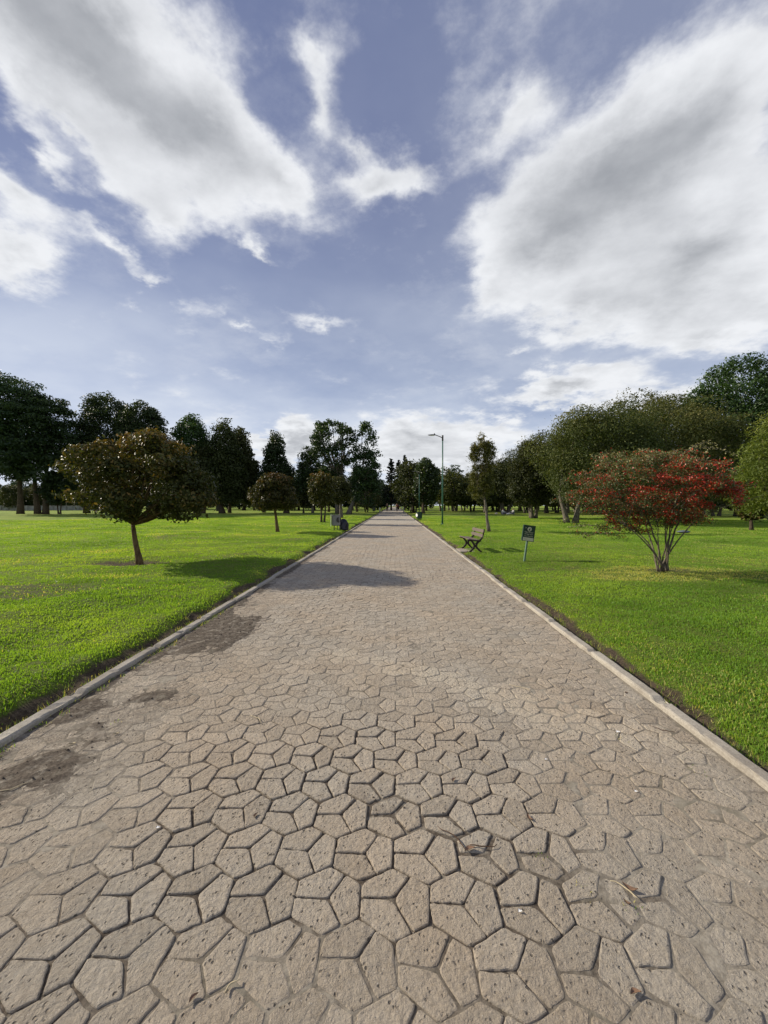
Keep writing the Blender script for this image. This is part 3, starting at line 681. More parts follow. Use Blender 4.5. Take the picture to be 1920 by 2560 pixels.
GT('small dense tree with short dark trunk right of the lamp post', (1140, 1276), (1104, 1160, 1197, 1264), 'round', 79, tr=.22, stems=2, leaf=L_HEDGE, ls=.24, n=15000, puffs=90)
GT('small dense tree beside the lamp post pole', (1122, 1275), (1100, 1142, 1205, 1264), 'round', 80, tr=.2, leaf=L_OLIVE, ls=.32, n=5000, puffs=60)
GT('dark rounded tree behind and above the slim tree', (1213, 1281), (1180, 1260, 1165, 1260), 'dome', 81, tr=.25, leaf=L_HEDGE, ls=.24, n=16000)
GT('dark pine like tree showing over the small dense trees', (1132, 1273), (1105, 1166, 1158, 1235), 'dome', 82, tr=.25, leaf=L_DARK, bark=BARK, ls=.42, flat=.5, n=5000, puffs=60)
GT('tree with dark trunk in the row behind the picnic group', (1232, 1276), (1190, 1290, 1165, 1262), 'dome', 83, tr=.3, leaf=L_DARK2, ls=.28, n=16000)
GT('tall dark ridge crown between the sign and the brown crowns', (1300, 1278), (1250, 1400, 1100, 1250), 'full', 84, tr=.35, leaf=L_DARK2, ls=.30, n=20000)
GT('dark ridge crown high behind the wide low dense tree', (1470, 1279), (1392, 1590, 1035, 1250), 'full', 85, tr=.4, leaf=L_DARK, ls=.30, n=26000)
GT('brown tinted tree crown at the right behind the red shrub', (1600, 1290), (1480, 1750, 990, 1240), 'full', 86, tr=.35, ls=.20, n=64000, puffs=90, pr=.24, core=.32, edge=.6, tb=-.05)
GT('small conifer like treetop peeking over the brown crowns', (1585, 1276), (1556, 1614, 1000, 1240), 'cone', 87, tr=.3, leaf=L_MID, ls=.4, n=5000)
GT('huge dark green tree at the right edge with clumped branches', (1850, 1290), (1725, 1990, 903, 1220), 'round', 88, tr=.5, leaf=L_MID, ls=.30, n=60000, puffs=150, pr=.18, edge=.45, shaggy=.6, tb=-.05)
GT('dark tree filling under the huge one at the right edge', (1905, 1290), (1790, 2010, 1080, 1260), 'dome', 89, tr=.3, leaf=L_DARK2, ls=.28, n=22000)
GT('small glossy tree with a short trunk at the right of the red shrub', (1878, 1325), (1838, 1925, 1215, 1300), 'round', 90, tr=.09, leaf=L_MAG, bark=BARK, ls=.16, n=5000, puffs=60, pr=.25)
GT('bright yellow green conifer cut by the right edge of the photo', (1935, 1330), (1822, 2050, 1035, 1285), 'peak', 91, tr=.13, leaf=L_LIME, ls=.15, asp=.25, n=30000, puffs=190, pr=.18, shaggy=.8, up=.6, flat=1.1)

# rows further back: copies of a few trees, far beyond the lawns
protoA = build_tree(120, 10.5, .7, 4.6, 'dome', puffs=90, pr=.2, n=5200, ls=.55, bark=BARK, leaf=L_DARK, tr=.3, limbs=6)
protoB = build_tree(121, 9.0, .8, 3.9, 'round', puffs=80, pr=.22, n=4600, ls=.5, bark=BARK, leaf=L_DARK2, tr=.25, limbs=6)
protoC = build_tree(122, 8.0, 1.2, 3.6, 'dome', puffs=80, pr=.2, n=5200, ls=.42, bark=BARKG, leaf=L_HEDGE, tr=.3, stems=2, limbs=6)
protoD = build_tree(123, 7.0, .5, 4.2, 'round', puffs=80, pr=.22, n=4600, ls=.5, bark=BARKG, leaf=L_MID, tr=.25, limbs=4)
PR = [put_tree('background_tree', 'x', 'tree', 'background trees beyond the lawns', (0, 0, 0), m) for m in (protoA, protoB, protoC, protoD)]
rb = random.Random(5); firsts = [True]*4; kinds = ['dark domed', 'dark round', 'brown green domed', 'green rounded']
def back(px, depth, k, sc, side):
    x = at_depth(px, 1280, depth).x; z = float(H(x, depth)); rz = rb.uniform(0, 6.28)
    lab = 'distant %s tree beyond the %s' % (kinds[k], side)
    s = (sc*rb.uniform(.9, 1.12), sc*rb.uniform(.9, 1.12), sc*rb.uniform(.9, 1.1))
    if firsts[k]:
        firsts[k] = False; o = PR[k]; o.location = (x, depth, z); o.rotation_euler[2] = rz; o.scale = s; o['label'] = lab
    else: dup(PR[k], (x, depth, z), rz, s, lab)
for px in range(-60, 960, 27):
    back(px+rb.uniform(-12, 12), rb.uniform(84, 120), rb.choice([0, 1, 1, 0]), rb.uniform(.75, 1.0)*(1 if px > 180 else .7), 'left lawn, in the row of dark crowns')
for px in range(-80, 940, 42):
    back(px+rb.uniform(-12, 12), rb.uniform(128, 165), rb.choice([3, 0]), rb.uniform(.95, 1.2), 'left lawn, in the farthest row')
for px in range(1040, 2000, 34):
    back(px+rb.uniform(-10, 10), rb.uniform(66, 100), rb.choice([2, 2, 1]), rb.uniform(.8, 1.1), 'right lawn, in the row of leafy crowns')
for px in range(1040, 2000, 44):
    back(px+rb.uniform(-10, 10), rb.uniform(110, 150), rb.choice([2, 0, 3]), rb.uniform(.95, 1.3), 'right lawn, in the farthest row')
for (px, d, k, sc) in ((950, 150, 0, 1.1), (968, 190, 1, 1.2), (985, 262, 0, 1.4), (1000, 200, 1, 1.2), (1016, 150, 0, 1.0), (935, 120, 1, 1.0), (955, 230, 0, 1.3), (1030, 215, 0, 1.3), (1022, 110, 1, .8), (944, 100, 0, .75)):
    back(px, d, k, sc, 'far end of the path')
for (px, d, k, sc) in ((20, 92, 3, .75), (75, 90, 3, .7), (-20, 90, 3, .8), (130, 93, 3, .6), (180, 95, 2, .7)):
    back(px, d, k, sc, 'grey boundary wall on the left')
for i_, (px, d) in enumerate(((1316, 62), (1392, 66), (1500, 60), (1560, 64), (1245, 74), (1300, 84), (1460, 72), (1640, 58), (1760, 60), (1790, 48))):
    back(px, d, 2, .78, 'picnic lawn on the right')

# ------------------------------------------------------------------ red berried shrub
def red_shrub():
    p = hit(1655, 1428); Y = p.y; k = Y/F; e = empty('berry_shrub', p, 'wide multi stemmed shrub covered in red berries on the right lawn', 'shrub'); r = rs(77)
    def L(px, py, dy=0): v = at_depth(px, py, Y+dy); return Vector((v.x-p.x, dy, v.z-p.z))
    ends = [(1585, 1320, .2), (1545, 1300, -.5), (1612, 1300, .5), (1640, 1290, -.3), (1662, 1290, .25), (1680, 1290, -.2), (1672, 1300, .5), (1700, 1280, .4), (1765, 1275, -.1), (1600, 1255, -.1), (1740, 1230, .6)]
    for (ex, ey, dy) in ends:
        b = MB(); q = L(ex, ey, dy); s0 = Vector((r.uniform(-.12, .12), r.uniform(-.08, .08), -.06)); r0 = r.uniform(.013, .024)
        m = s0.lerp(q, .5)+Vector((-(q.x)*.16, 0, .10)); n = 9
        pts = [s0*(1-f)**2+m*2*f*(1-f)+q*f*f+Vector((r.normal()*.008, r.normal()*.008, 0)) for f in [i/(n-1) for i in range(n)]]
        b.tube(pts, [r0*(1-.55*i/(n-1)) for i in range(n)], 7)
        for _ in range(5):   # upper branching
            t = q+Vector((r.normal()*.5, r.normal()*.5, abs(r.normal())*.35+.15)); b.tube([pts[-2], pts[-2].lerp(t, .5)+Vector((0, 0, .05)), t], [r0*.45, r0*.3, r0*.1], 5)
        b.obj('stem', BARK2, e, True)
    # crown built from sprays
    x0, x1 = L(1424, 1250).x, L(1832, 1250).x; zt, zbm = L(1655, 1130).z, L(1655, 1316).z
    W = (x1-x0)/2; cx = (x0+x1)/2; Hc = zt-zbm; N = 250; sp_ = []
    for _ in range(N):
        while 1:
            u = r.uniform(-1, 1, 3)
            rim = float(np.interp((u[2]+1)/2, [0, .15, .4, .7, 1], [.34, .62, .97, 1, .48])); rr = math.hypot(u[0], u[1])
            if rr < rim and rr > .15*rim: break
        x = cx+u[0]*W; z = zbm+(u[2]+1)/2*Hc-.10*abs(u[0])**2+(.10 if u[0] < 0 else -.05)*u[0]*0
        if u[0] < -.55: z -= .05+.14*r.rand()
        sp_.append((x, u[1]*W*.72, z, rr/rim))
    for (px, py) in ((1500, 1320), (1470, 1338), (1520, 1335), (1545, 1318), (1440, 1305), (1575, 1318), (1600, 1325), (1422, 1250), (1418, 1200), (1835, 1235), (1815, 1222), (1780, 1215), (1490, 1150), (1530, 1135), (1615, 1128), (1700, 1128)):
        v = L(px, py); sp_.append((v.x, r.uniform(-.3, .3), v.z, 1))
    sp_ = np.array(sp_); mb = MB(); bb = MB(); n = 46000
    idx = r.randint(0, len(sp_), n); c = sp_[idx]; dirs = r.normal(size=(len(sp_), 3)); dirs[:, 2] = np.abs(dirs[:, 2])*.3; dirs[:, 0] += np.sign(sp_[:, 0]-cx)*.6
    dirs /= np.linalg.norm(dirs, axis=1)[:, None]; t = r.uniform(-.26, .26, n)[:, None]
    P = c[:, :3]+dirs[idx]*t+r.normal(0, 1, (n, 3))*np.array([.048, .048, .036]); P[:, 2] -= .25*np.abs(t[:, 0])**1.5
    nn = r.normal(size=(n, 3))*.7+np.array([0, 0, .7]); nn /= np.linalg.norm(nn, axis=1)[:, None]
    ls = .036*r.uniform(.6, 1.4, n); leaves(mb, P, nn, ls, ls*.5, r, np.clip(r.normal(.35, .22, n)+.25*sst(.5, 1, (P[:, 2]-zbm)/Hc)+.3*(r.rand(n) < .08), 0, 1))
    mb.obj('crown', L_RED, e, False, 'tint')
    rw = np.clip(.10+.9*np.exp(-((sp_[:, 2]-zbm-Hc*.42)/(Hc*.34))**2)*sst(-1.0, .2, (sp_[:, 0]-cx)/W)+.35*(r.rand(len(sp_)) < .25), 0, None)*(.05+r.rand(len(sp_))**2.2)
    n = 22000; idx = r.choice(len(sp_), n, p=rw/rw.sum()); t = r.uniform(-.24, .24, n)[:, None]
    P = sp_[idx, :3]+dirs[idx]*t+r.normal(0, 1, (n, 3))*np.array([.045, .045, .032])+np.array([0, 0, .012]); P[:, 2] -= .25*np.abs(t[:, 0])**1.5
    nn = r.normal(size=(n, 3)); nn /= np.linalg.norm(nn, axis=1)[:, None]; ls = .026*r.uniform(.6, 1.5, n)
    leaves(bb, P, nn, ls, ls*.9, r, r.rand(n)); bb.obj('berries', BERRY, e, False, 'tint')
    # long arching shoots at the top
    for pts in (((1690, 1150), (1725, 1123), (1765, 1118), (1800, 1122), (1842, 1140)), ((1712, 1130), (1740, 1112), (1765, 1105), (1792, 1110)), ((1585, 1168), (1605, 1145), (1630, 1132), (1660, 1130), (1708, 1132)), ((1560, 1330), (1520, 1318), (1470, 1312), (1420, 1318)), ((1560, 1318), (1510, 1322), (1478, 1338), (1462, 1332))):
        b = MB(); q = [L(px, py, .05) for (px, py) in pts]; b.tube(q, [.008-.0012*i for i in range(len(q))], 5); s = b.obj('shoot', BARKG, e, True)
        lm = MB(); n = 60; seg = r.randint(0, len(q)-1, n); f = r.rand(n)
        P = np.array([q[a].lerp(q[a+1], bb_) for a, bb_ in zip(seg, f)])+r.normal(0, .018, (n, 3)); nn = r.normal(size=(n, 3)); nn /= np.linalg.norm(nn, axis=1)[:, None]
        leaves(lm, P, nn, np.full(n, .045), np.full(n, .02), r, np.full(n, .95)); lm.obj('leaves', L_RED, s, False, 'tint')
red_shrub()

# ------------------------------------------------------------------ street furniture
GREEN = simple('lamp_green_paint', (.035, .12, .085), .4, .15, 8, .5)
DGREEN = simple('dark_green_paint', (.012, .04, .026), .45, .2, 10, .4)
DARKMET = simple('dark_metal', (.03, .028, .027), .5, .2, 15, .4)
GREY = simple('grey_plastic', (.20, .195, .19), .55, .1, 12, .4)
WHITE = simple('white_paint', (.78, .77, .72), .5, .06, 12, .4)
CAST = simple('cast_iron_brown', (.028, .018, .014), .6, .25, 25, .4)
WOOD = simple('weathered_wood', (.13, .105, .085), .75, .25, 30, .25)
CONC = simple('concrete_pad', (.33, .29, .24), .9, .2, 25, .2)
BAG = simple('black_plastic', (.008, .009, .018), .38, .3, 14, .4, 0, 1.0)
GLASS = simple('lamp_lens', (.5, .5, .48), .3, .05, 8, .5)
WALLM = simple('wall_plaster', (.25, .25, .23), .9, .3, 1.2, .2)
TEAL = simple('teal_board', (.05, .20, .21), .5, .2, 6, .4)

def lamp(loc, hh, label, rz=0, arm=1.05):
    e = empty('street_lamp', loc, label, 'street lamp', 'street lamps along the right side of the path', rz)
    b = MB(); b.box((0, 0, .015), (.16, .16, .015), bev=.004); b.tube([(0, 0, .03), (0, 0, hh*.5), (0, 0, hh)], [.062, .052, .042], 14)
    b.tube([(0, 0, .03), (0, 0, .09)], [.095, .065], 14); b.obj('pole', GREEN, e, True)
    b = MB(); b.tube([(0, 0, hh-.32), (-.0, 0, hh+.07)], [.06, .06], 12); b.tube([(0, 0, hh-.12), (-.22, 0, hh-.02), (-.45, 0, hh+.07), (-arm*.5, 0, hh+.09)], [.034, .03, .028, .028], 10); b.obj('arm', DARKMET, e, True)
    h = MB(); x0, x1 = -arm*.45, -arm
    prof = [(x0, .035, .03), (x0-.12, .075, .045), (x0-.3, .13, .045), (x1+.12, .12, .03), (x1, .06, .015)]; V = []
    for (x, w, t) in prof:
        for (sy, sz) in ((-1, -.6), (-1, .2), (-.5, 1), (.5, 1), (1, .2), (1, -.6)): V.append((x, sy*w, hh+.09+sz*t))
    f = []
    for i in range(len(prof)-1):
        for k in range(6): f.append((i*6+k, i*6+(k+1) % 6, (i+1)*6+(k+1) % 6, (i+1)*6+k))
    f += [tuple(range(6)), tuple(range(24, 30))]; h.add(V, f); ho = h.obj('lamp_head', DARKMET, e)
    b = MB(); b.box((x0-.3, 0, hh+.058), (.16, .085, .008)); b.obj('lens', GLASS, ho)
    b = MB(); b.lathe([(.035, 0), (.04, .05), (.025, .085), (.0, .09)], (x0-.12, 0, hh+.13), 10); b.obj('photocell', DARKMET, ho, True)
    return e
p = hit(1106, 1311); lamp(p, (1311-1092)*p.y/F, 'tall green lamp post with arm to the left, nearest on the right lawn')
for (px, Y, lb) in ((1048, 56, 'second green lamp post, standing behind the dark green litter bin'), (1020, 88, 'third green lamp post, slender and half hidden by foliage'), (1011, 118, 'farthest green lamp post near the teal board')):
    v = at_depth(px, 1280, Y); lamp((v.x, Y, float(H(v.x, Y))), 6.1, lb)
# camera pole on left
v = at_depth(914, 1280, 62); e = empty('camera_pole', (v.x, 62, float(H(v.x, 62))), 'thin pole with a white camera housing above the umbrella shaped tree', 'pole')
b = MB(); b.tube([(0, 0, 0), (0, 0, 5.4)], [.06, .045], 8); b.obj('pole', DARKMET, e, True)
b = MB(); b.box((.18, 0, 3.6), (.22, .1, .07), bev=.02); b.box((.02, -.1, 3.25), (.09, .06, .1), bev=.02); b.obj('camera_housing', WHITE, e)

def bench(loc, label, rz, sc=1.0):
    e = empty('park_bench', loc, label, 'bench', 'benches beside the path', rz, sc); Ln = .62
    # local: faces -x, length along y
    for s in (-1, 1):
        b = MB(); y = s*(Ln-.14); w = .022
        def bar(pts, rads):
            # flat cast section swept as thick plates
            for (a, c, r0, r1) in zip(pts[:-1], pts[1:], rads[:-1], rads[1:]):
                a = Vector((a[0], y, a[1])); c = Vector((c[0], y, c[1])); d = (c-a).normalized(); n = Vector((-d.z, 0, d.x))
                V = []
                for (q, r_) in ((a, r0), (c, r1)):
                    for (u, t) in ((-1, -1), (1, -1), (1, 1), (-1, 1)): V.append(q+n*r_*u+Vector((0, t*w, 0)))
                b.add([tuple(z) for z in V], [(0, 1, 2, 3), (7, 6, 5, 4), (0, 4, 5, 1), (1, 5, 6, 2), (2, 6, 7, 3), (3, 7, 4, 0)])
        bar([(-.18, .0), (-.12, .035), (-.03, .14), (-.025, .22), (-.10, .32), (-.17, .36)], [.025, .026, .03, .034, .026, .018])
        bar([(.20, .0), (.14, .035), (.035, .14), (.025, .22), (.09, .31), (.17, .35)], [.025, .026, .03, .034, .03, .028])
        bar([(-.24, .375), (-.12, .352), (.02, .34), (.13, .345), (.20, .41), (.235, .50), (.265, .60), (.28, .70)], [.014, .018, .02, .026, .026, .02, .018, .016])
        b.obj('side_frame', CAST, e)
    for (x, z) in ((-.20, .388), (-.115, .373), (-.03, .363), (.055, .362)):
        b = MB(); b.box((x, 0, z+.012), (.037, Ln, .013), Matrix.Rotation(.1, 4, 'Y'), .004); b.obj('seat_slat', WOOD, e)
    for (x, z) in ((.222, .505), (.252, .645)):
        b = MB(); b.box((x-.03, 0, z), (.012, Ln, .052), Matrix.Rotation(.2, 4, 'Y'), .004); b.obj('back_slat', WOOD, e)
    return e
v = at_depth(1178, 1280, 12.45); bench((v.x, 12.45, .03), 'brown slatted bench with cast iron side frames on the right lawn near the path', math.radians(4))
v = at_depth(1027, 1280, 66); bench((v.x, 66, .03), 'distant bench on the right beside the path beyond the dark green bin', 0, 1.3)
b = MB(); b.box((2.32, 12.5, -.005), (.24, .42, .03), bev=.008); tag(b.obj('bench_pad', CONC), 'thin concrete slab under the near bench joining the kerb', 'slab')

# sign
p = hit(1312, 1404); k = p.y/F; e = empty('park_sign', p, 'small dark green notice board with dog pictogram on a leaning post', 'sign')
e.rotation_euler = (0, math.radians(8.0), math.radians(9))
hb, bw, bh = .50, .155, .205
b = MB(); b.box((0, .03, .36), (.021, .021, .50), bev=.003); b.obj('post', simple('post_green', (.10, .17, .12), .5, .15, 10, .4), e)
zc = (1404-1333)*k
b = MB(); b.box((0, 0, zc), (bw, .005, bh), bev=.001); b.box((-bw-.003, .018, zc), (.003, .022, bh)); b.box((bw+.003, .018, zc), (.003, .022, bh)); b.box((0, .018, zc+bh-.003), (bw, .022, .003)); bo = b.obj('board', DGREEN, e)
CREAM = simple('sign_cream', (.55, .53, .40), .6, .06, 20, .3)
b = MB(); b.lathe([(.0, 0), (.056, 0), (.056, .003), (0, .003)], (0, 0, 0), 28); d = b.obj('pictogram_disc', CREAM, bo, False, loc=(.005, -.0055, zc+.105)); d.rotation_euler = (PI/2, 0, 0)
# seated dog silhouette
dog = [(-.030, -.030), (.026, -.034), (.024, -.022), (.016, -.020), (.014, .004), (.020, .012), (.012, .030), (.006, .034), (.002, .026), (-.004, .020), (-.008, .004), (-.022, -.008), (-.032, -.022)]
b = MB(); n = len(dog); b.add([(x, 0, z) for x, z in dog]+[(x, -.002, z) for x, z in dog], [tuple(range(n)), tuple(range(2*n-1, n-1, -1))]+[(i, (i+1) % n, n+(i+1) % n, n+i) for i in range(n)]); b.obj('dog_pictogram', DGREEN, bo, loc=(.005, -.0088, zc+.103))
b = MB(); b.box((0, -.0065, zc-.152), (.142, .0015, .040)); b.obj('footer_band', CREAM, bo)
b = MB(); b.box((-.105, -.0065, zc+.125), (.022, .001, .003)); b.box((-.093, -.0065, zc+.136), (.016, .001, .003), Matrix.Rotation(.6, 4, 'Y')); b.obj('corner_mark', CREAM, bo)
def text(s, size, x, z, mat, par):
    cu = bpy.data.curves.new('lettering', 'FONT'); cu.body = s; cu.size = size; cu.align_x = 'CENTER'; cu.extrude = .0006
    t = bpy.data.objects.new('tmp', cu); C.objects.link(t); bpy.context.view_layer.update()
    m = bpy.data.meshes.new_from_object(t.evaluated_get(bpy.context.evaluated_depsgraph_get())); bpy.data.objects.remove(t)
    m.materials.clear(); m.materials.append(mat); m.name = 'lettering'
    o = bpy.data.objects.new('lettering', m); C.objects.link(o); o.parent = par; o.location = (x, -.0068, z); o.rotation_euler = (PI/2, 0, 0); return o
text('Deja limpio', .050, .0, zc+.010, CREAM, bo); text('el lugar que', .048, .0, zc-.038, CREAM, bo); text('usa tu mascota', .040, .0, zc-.086, CREAM, bo)
tx = text('Parque', .026, -.06, zc-.160, DGREEN, bo); tx.location.y = -.0088

def litter_bin(loc, label, body_mat, rz, disc_side, disc_mat, w=.23, hh=.86, legz=.26, sc=1):
    e = empty('litter_bin', loc, label, 'litter bin', 'litter bins beside the path', rz, sc)
    b = MB(); n = 28; V = []; prof = [(.86, legz), (1, legz+.05), (1.02, hh-.03), (1.06, hh-.025), (1.06, hh), (.97, hh), (.95, hh-.2)]
    for (q, z) in prof:
        for k in range(n):
            a = 2*PI*k/n; rib = 1+(.035 if k % 2 and .1 < z-legz < hh-legz-.06 or (k % 2 and z == legz+.05) else 0)
            V.append((w*q*rib*math.copysign(abs(math.cos(a))**.75, math.cos(a)), w*.85*q*rib*math.copysign(abs(math.sin(a))**.75, math.sin(a)), z))
    f = []
    for i in range(len(prof)-1):
        for k in range(n): f.append((i*n+k, i*n+(k+1) % n, (i+1)*n+(k+1) % n, (i+1)*n+k))
    f.append(tuple(range(n))[::-1]); f.append(tuple((len(prof)-1)*n+k for k in range(n))); b.add(V, f); b.obj('drum', body_mat, e)
    for s in (-1, 1):
        b = MB(); b.tube([(s*.10, 0, -.03), (s*.10, 0, legz+.04)], .020, 8); b.obj('leg', DARKMET, e, True)
    b = MB(); b.box((0, 0, .12), (.10, .012, .012)); b.box((0, 0, .02), (.16, .10, .008)); b.obj('cross_brace', DARKMET, e)
    dx, dy = disc_side
    b = MB(); b.lathe([(0, 0), (.155, 0), (.155, .010), (0, .010)], (0, 0, 0), 26); o = b.obj('round_emblem', disc_mat, e, loc=(dx*(w*1.055), dy*(w*.85*1.055), legz+.33))
    o.rotation_euler = Vector((dx, dy, 0)).to_track_quat('Z', 'Y').to_euler()
    return e
p = hit(840, 1326); litter_bin(p, 'grey litter bin on legs with a black bag beside it, left of the path', GREY, math.radians(8), (.62, -.78), simple('emblem_dark', (.03, .03, .028), .5, .1), w=.235, hh=.85)
# side panel at left of grey bin, its sunlit white put into the colour
b = MB(); b.box((0, 0, .54), (.012, .15, .31), bev=.003); o = b.obj('sunlit_side_panel', WHITE, None); o.parent = [q for q in bpy.data.objects if q.name.startswith('litter_bin')][0]; o.location = (-.275, -.05, 0)
p = hit(1048, 1301); litter_bin(p, 'dark green litter bin with white round emblem on its left, right of the path', DGREEN, 0, (-.86, -.5), WHITE, w=.26, hh=.80, legz=.16)
v = at_depth(935, 1280, 66); litter_bin((v.x, 66, float(H(v.x, 66))), 'distant grey green litter bin left of the path end', simple('bin_grey_green', (.12, .14, .12), .5, .1), 0, (.9, -.4), DGREEN, sc=1.1)
for (px, Y, lb) in ((949.5, 70, 'short white post at the left kerb far along the path'), (1009, 74, 'short white post at the right kerb far along the path'), (1004, 92, 'farther white post at the right kerb near the path end')):
    v = at_depth(px, 1280, Y); b = MB(); b.lathe([(.10, 0), (.10, .85), (.07, .93), (0, .95)], (0, 0, 0), 12); tag(b.obj('white_post', WHITE, None, True, loc=(v.x, Y, float(H(v.x, Y)))), lb, 'post', 'white posts beside the path')
# garbage bag
def bag(loc):
    r = rs(9); b = MB(); n = 30; m = 22; V = []
    for i in range(m):
        t = i/(m-1); base = [(0, .20), (.08, .25), (.35, .255), (.65, .235), (.85, .19), (.95, .10), (1, .015)]
        rr = float(np.interp(t, [q[0] for q in base], [q[1] for q in base]))
        for k in range(n):
            a = 2*PI*k/n; w = 1+.13*math.sin(3*a+t*4)+.06*math.sin(7*a-t*9)+.03*math.sin(13*a+t*15)
            zz = .60*t*(1+.10*math.sin(2*a+1.0)*t)
            V.append((rr*w*math.cos(a), rr*w*.85*math.sin(a), zz))
    f = [(i*n+k, i*n+(k+1) % n, (i+1)*n+(k+1) % n, (i+1)*n+k) for i in range(m-1) for k in range(n)]; f.append(tuple(range(n))[::-1]); f.append(tuple((m-1)*n+k for k in range(n)))
    b.add(V, f); o = b.obj('garbage_bag', BAG, None, True, loc=loc); tag(o, 'full black garbage bag on the grass beside the grey litter bin', 'garbage bag')
bag(hit(859, 1326))
# teal board, wall on the left
v = at_depth(1016, 1280, 96); e = empty('notice_board', (v.x, 96, .05), 'teal board on two posts right of the path far away', 'board')
b = MB(); b.box((0, 0, 1.75), (.45, .03, .55), bev=.01); b.obj('panel', TEAL, e)
for s in (-1, 1): b = MB(); b.tube([(s*.4, .06, 0), (s*.4, .06, 2.2)], .04, 6); b.obj('post', DARKMET, e)
A = at_depth(-60, 1280, 84); B = at_depth(330, 1280, 84); e = empty('boundary_wall', ((A.x+B.x)/2, 84, .02), 'long low grey boundary wall behind the pines on the left', 'wall')
b = MB(); Lw = (B.x-A.x)/2; b.box((0, 0, .55), (Lw, .12, .55)); b.obj('wall_panel', WALLM, e)
b = MB(); b.box((0, 0, 1.14), (Lw, .17, .04)); b.obj('coping', CONC, e)
for i in range(13):
    b = MB(); b.box((-Lw+i*Lw/6, -.08, .6), (.18, .18, .62), bev=.02); b.obj('pillar', WALLM, e)
for (px, Y, w, h, lb) in ((500, 74, .45, 1.5, 'pale cabinet between trunks below the sunlit green crown'), (546, 78, .7, 1.3, 'dark cabinet between trunks beside the curved trunk')):
    v = at_depth(px, 1280, Y); b = MB(); b.box((0, 0, h/2), (w/2, .3, h/2), bev=.02); b.box((0, 0, h+.03), (w/2+.05, .35, .03), bev=.01); b.box((0, -.31, h*.5), (w/2*.8, .01, h*.4), bev=.004)
    tag(b.obj('utility_cabinet', GREY if px == 500 else DARKMET, None, loc=(v.x, Y, .08)), lb, 'cabinet')

# ------------------------------------------------------------------ people
def skin(name, V, E, R, mat, parent, sub=1):
    me = bpy.data.meshes.new('t'); me.from_pydata(V, E, []); o = bpy.data.objects.new('t', me); C.objects.link(o)
    m = o.modifiers.new('s', 'SKIN'); s = o.modifiers.new('u', 'SUBSURF'); s.levels = sub; s.render_levels = sub
    sv = me.skin_vertices[0].data
    for i, r in enumerate(R): sv[i].radius = (r, r) if not hasattr(r, '__len__') else r
    sv[0].use_root = True
    bpy.context.view_layer.update(); m2 = bpy.data.meshes.new_from_object(o.evaluated_get(bpy.context.evaluated_depsgraph_get()))
    bpy.data.objects.remove(o); m2.materials.clear(); m2.materials.append(mat); m2.name = name
    for q in m2.polygons: q.use_smooth = True
    r = bpy.data.objects.new(name, m2); C.objects.link(r); r.parent = parent; return r
SKIN = simple('skin', (.30, .17, .11), .6, .08)
HAIR = simple('hair_dark', (.015, .011, .009), .6, .2)
def cloth(nm, c): return simple('cloth_'+nm, c, .85, .15, 18, .2)
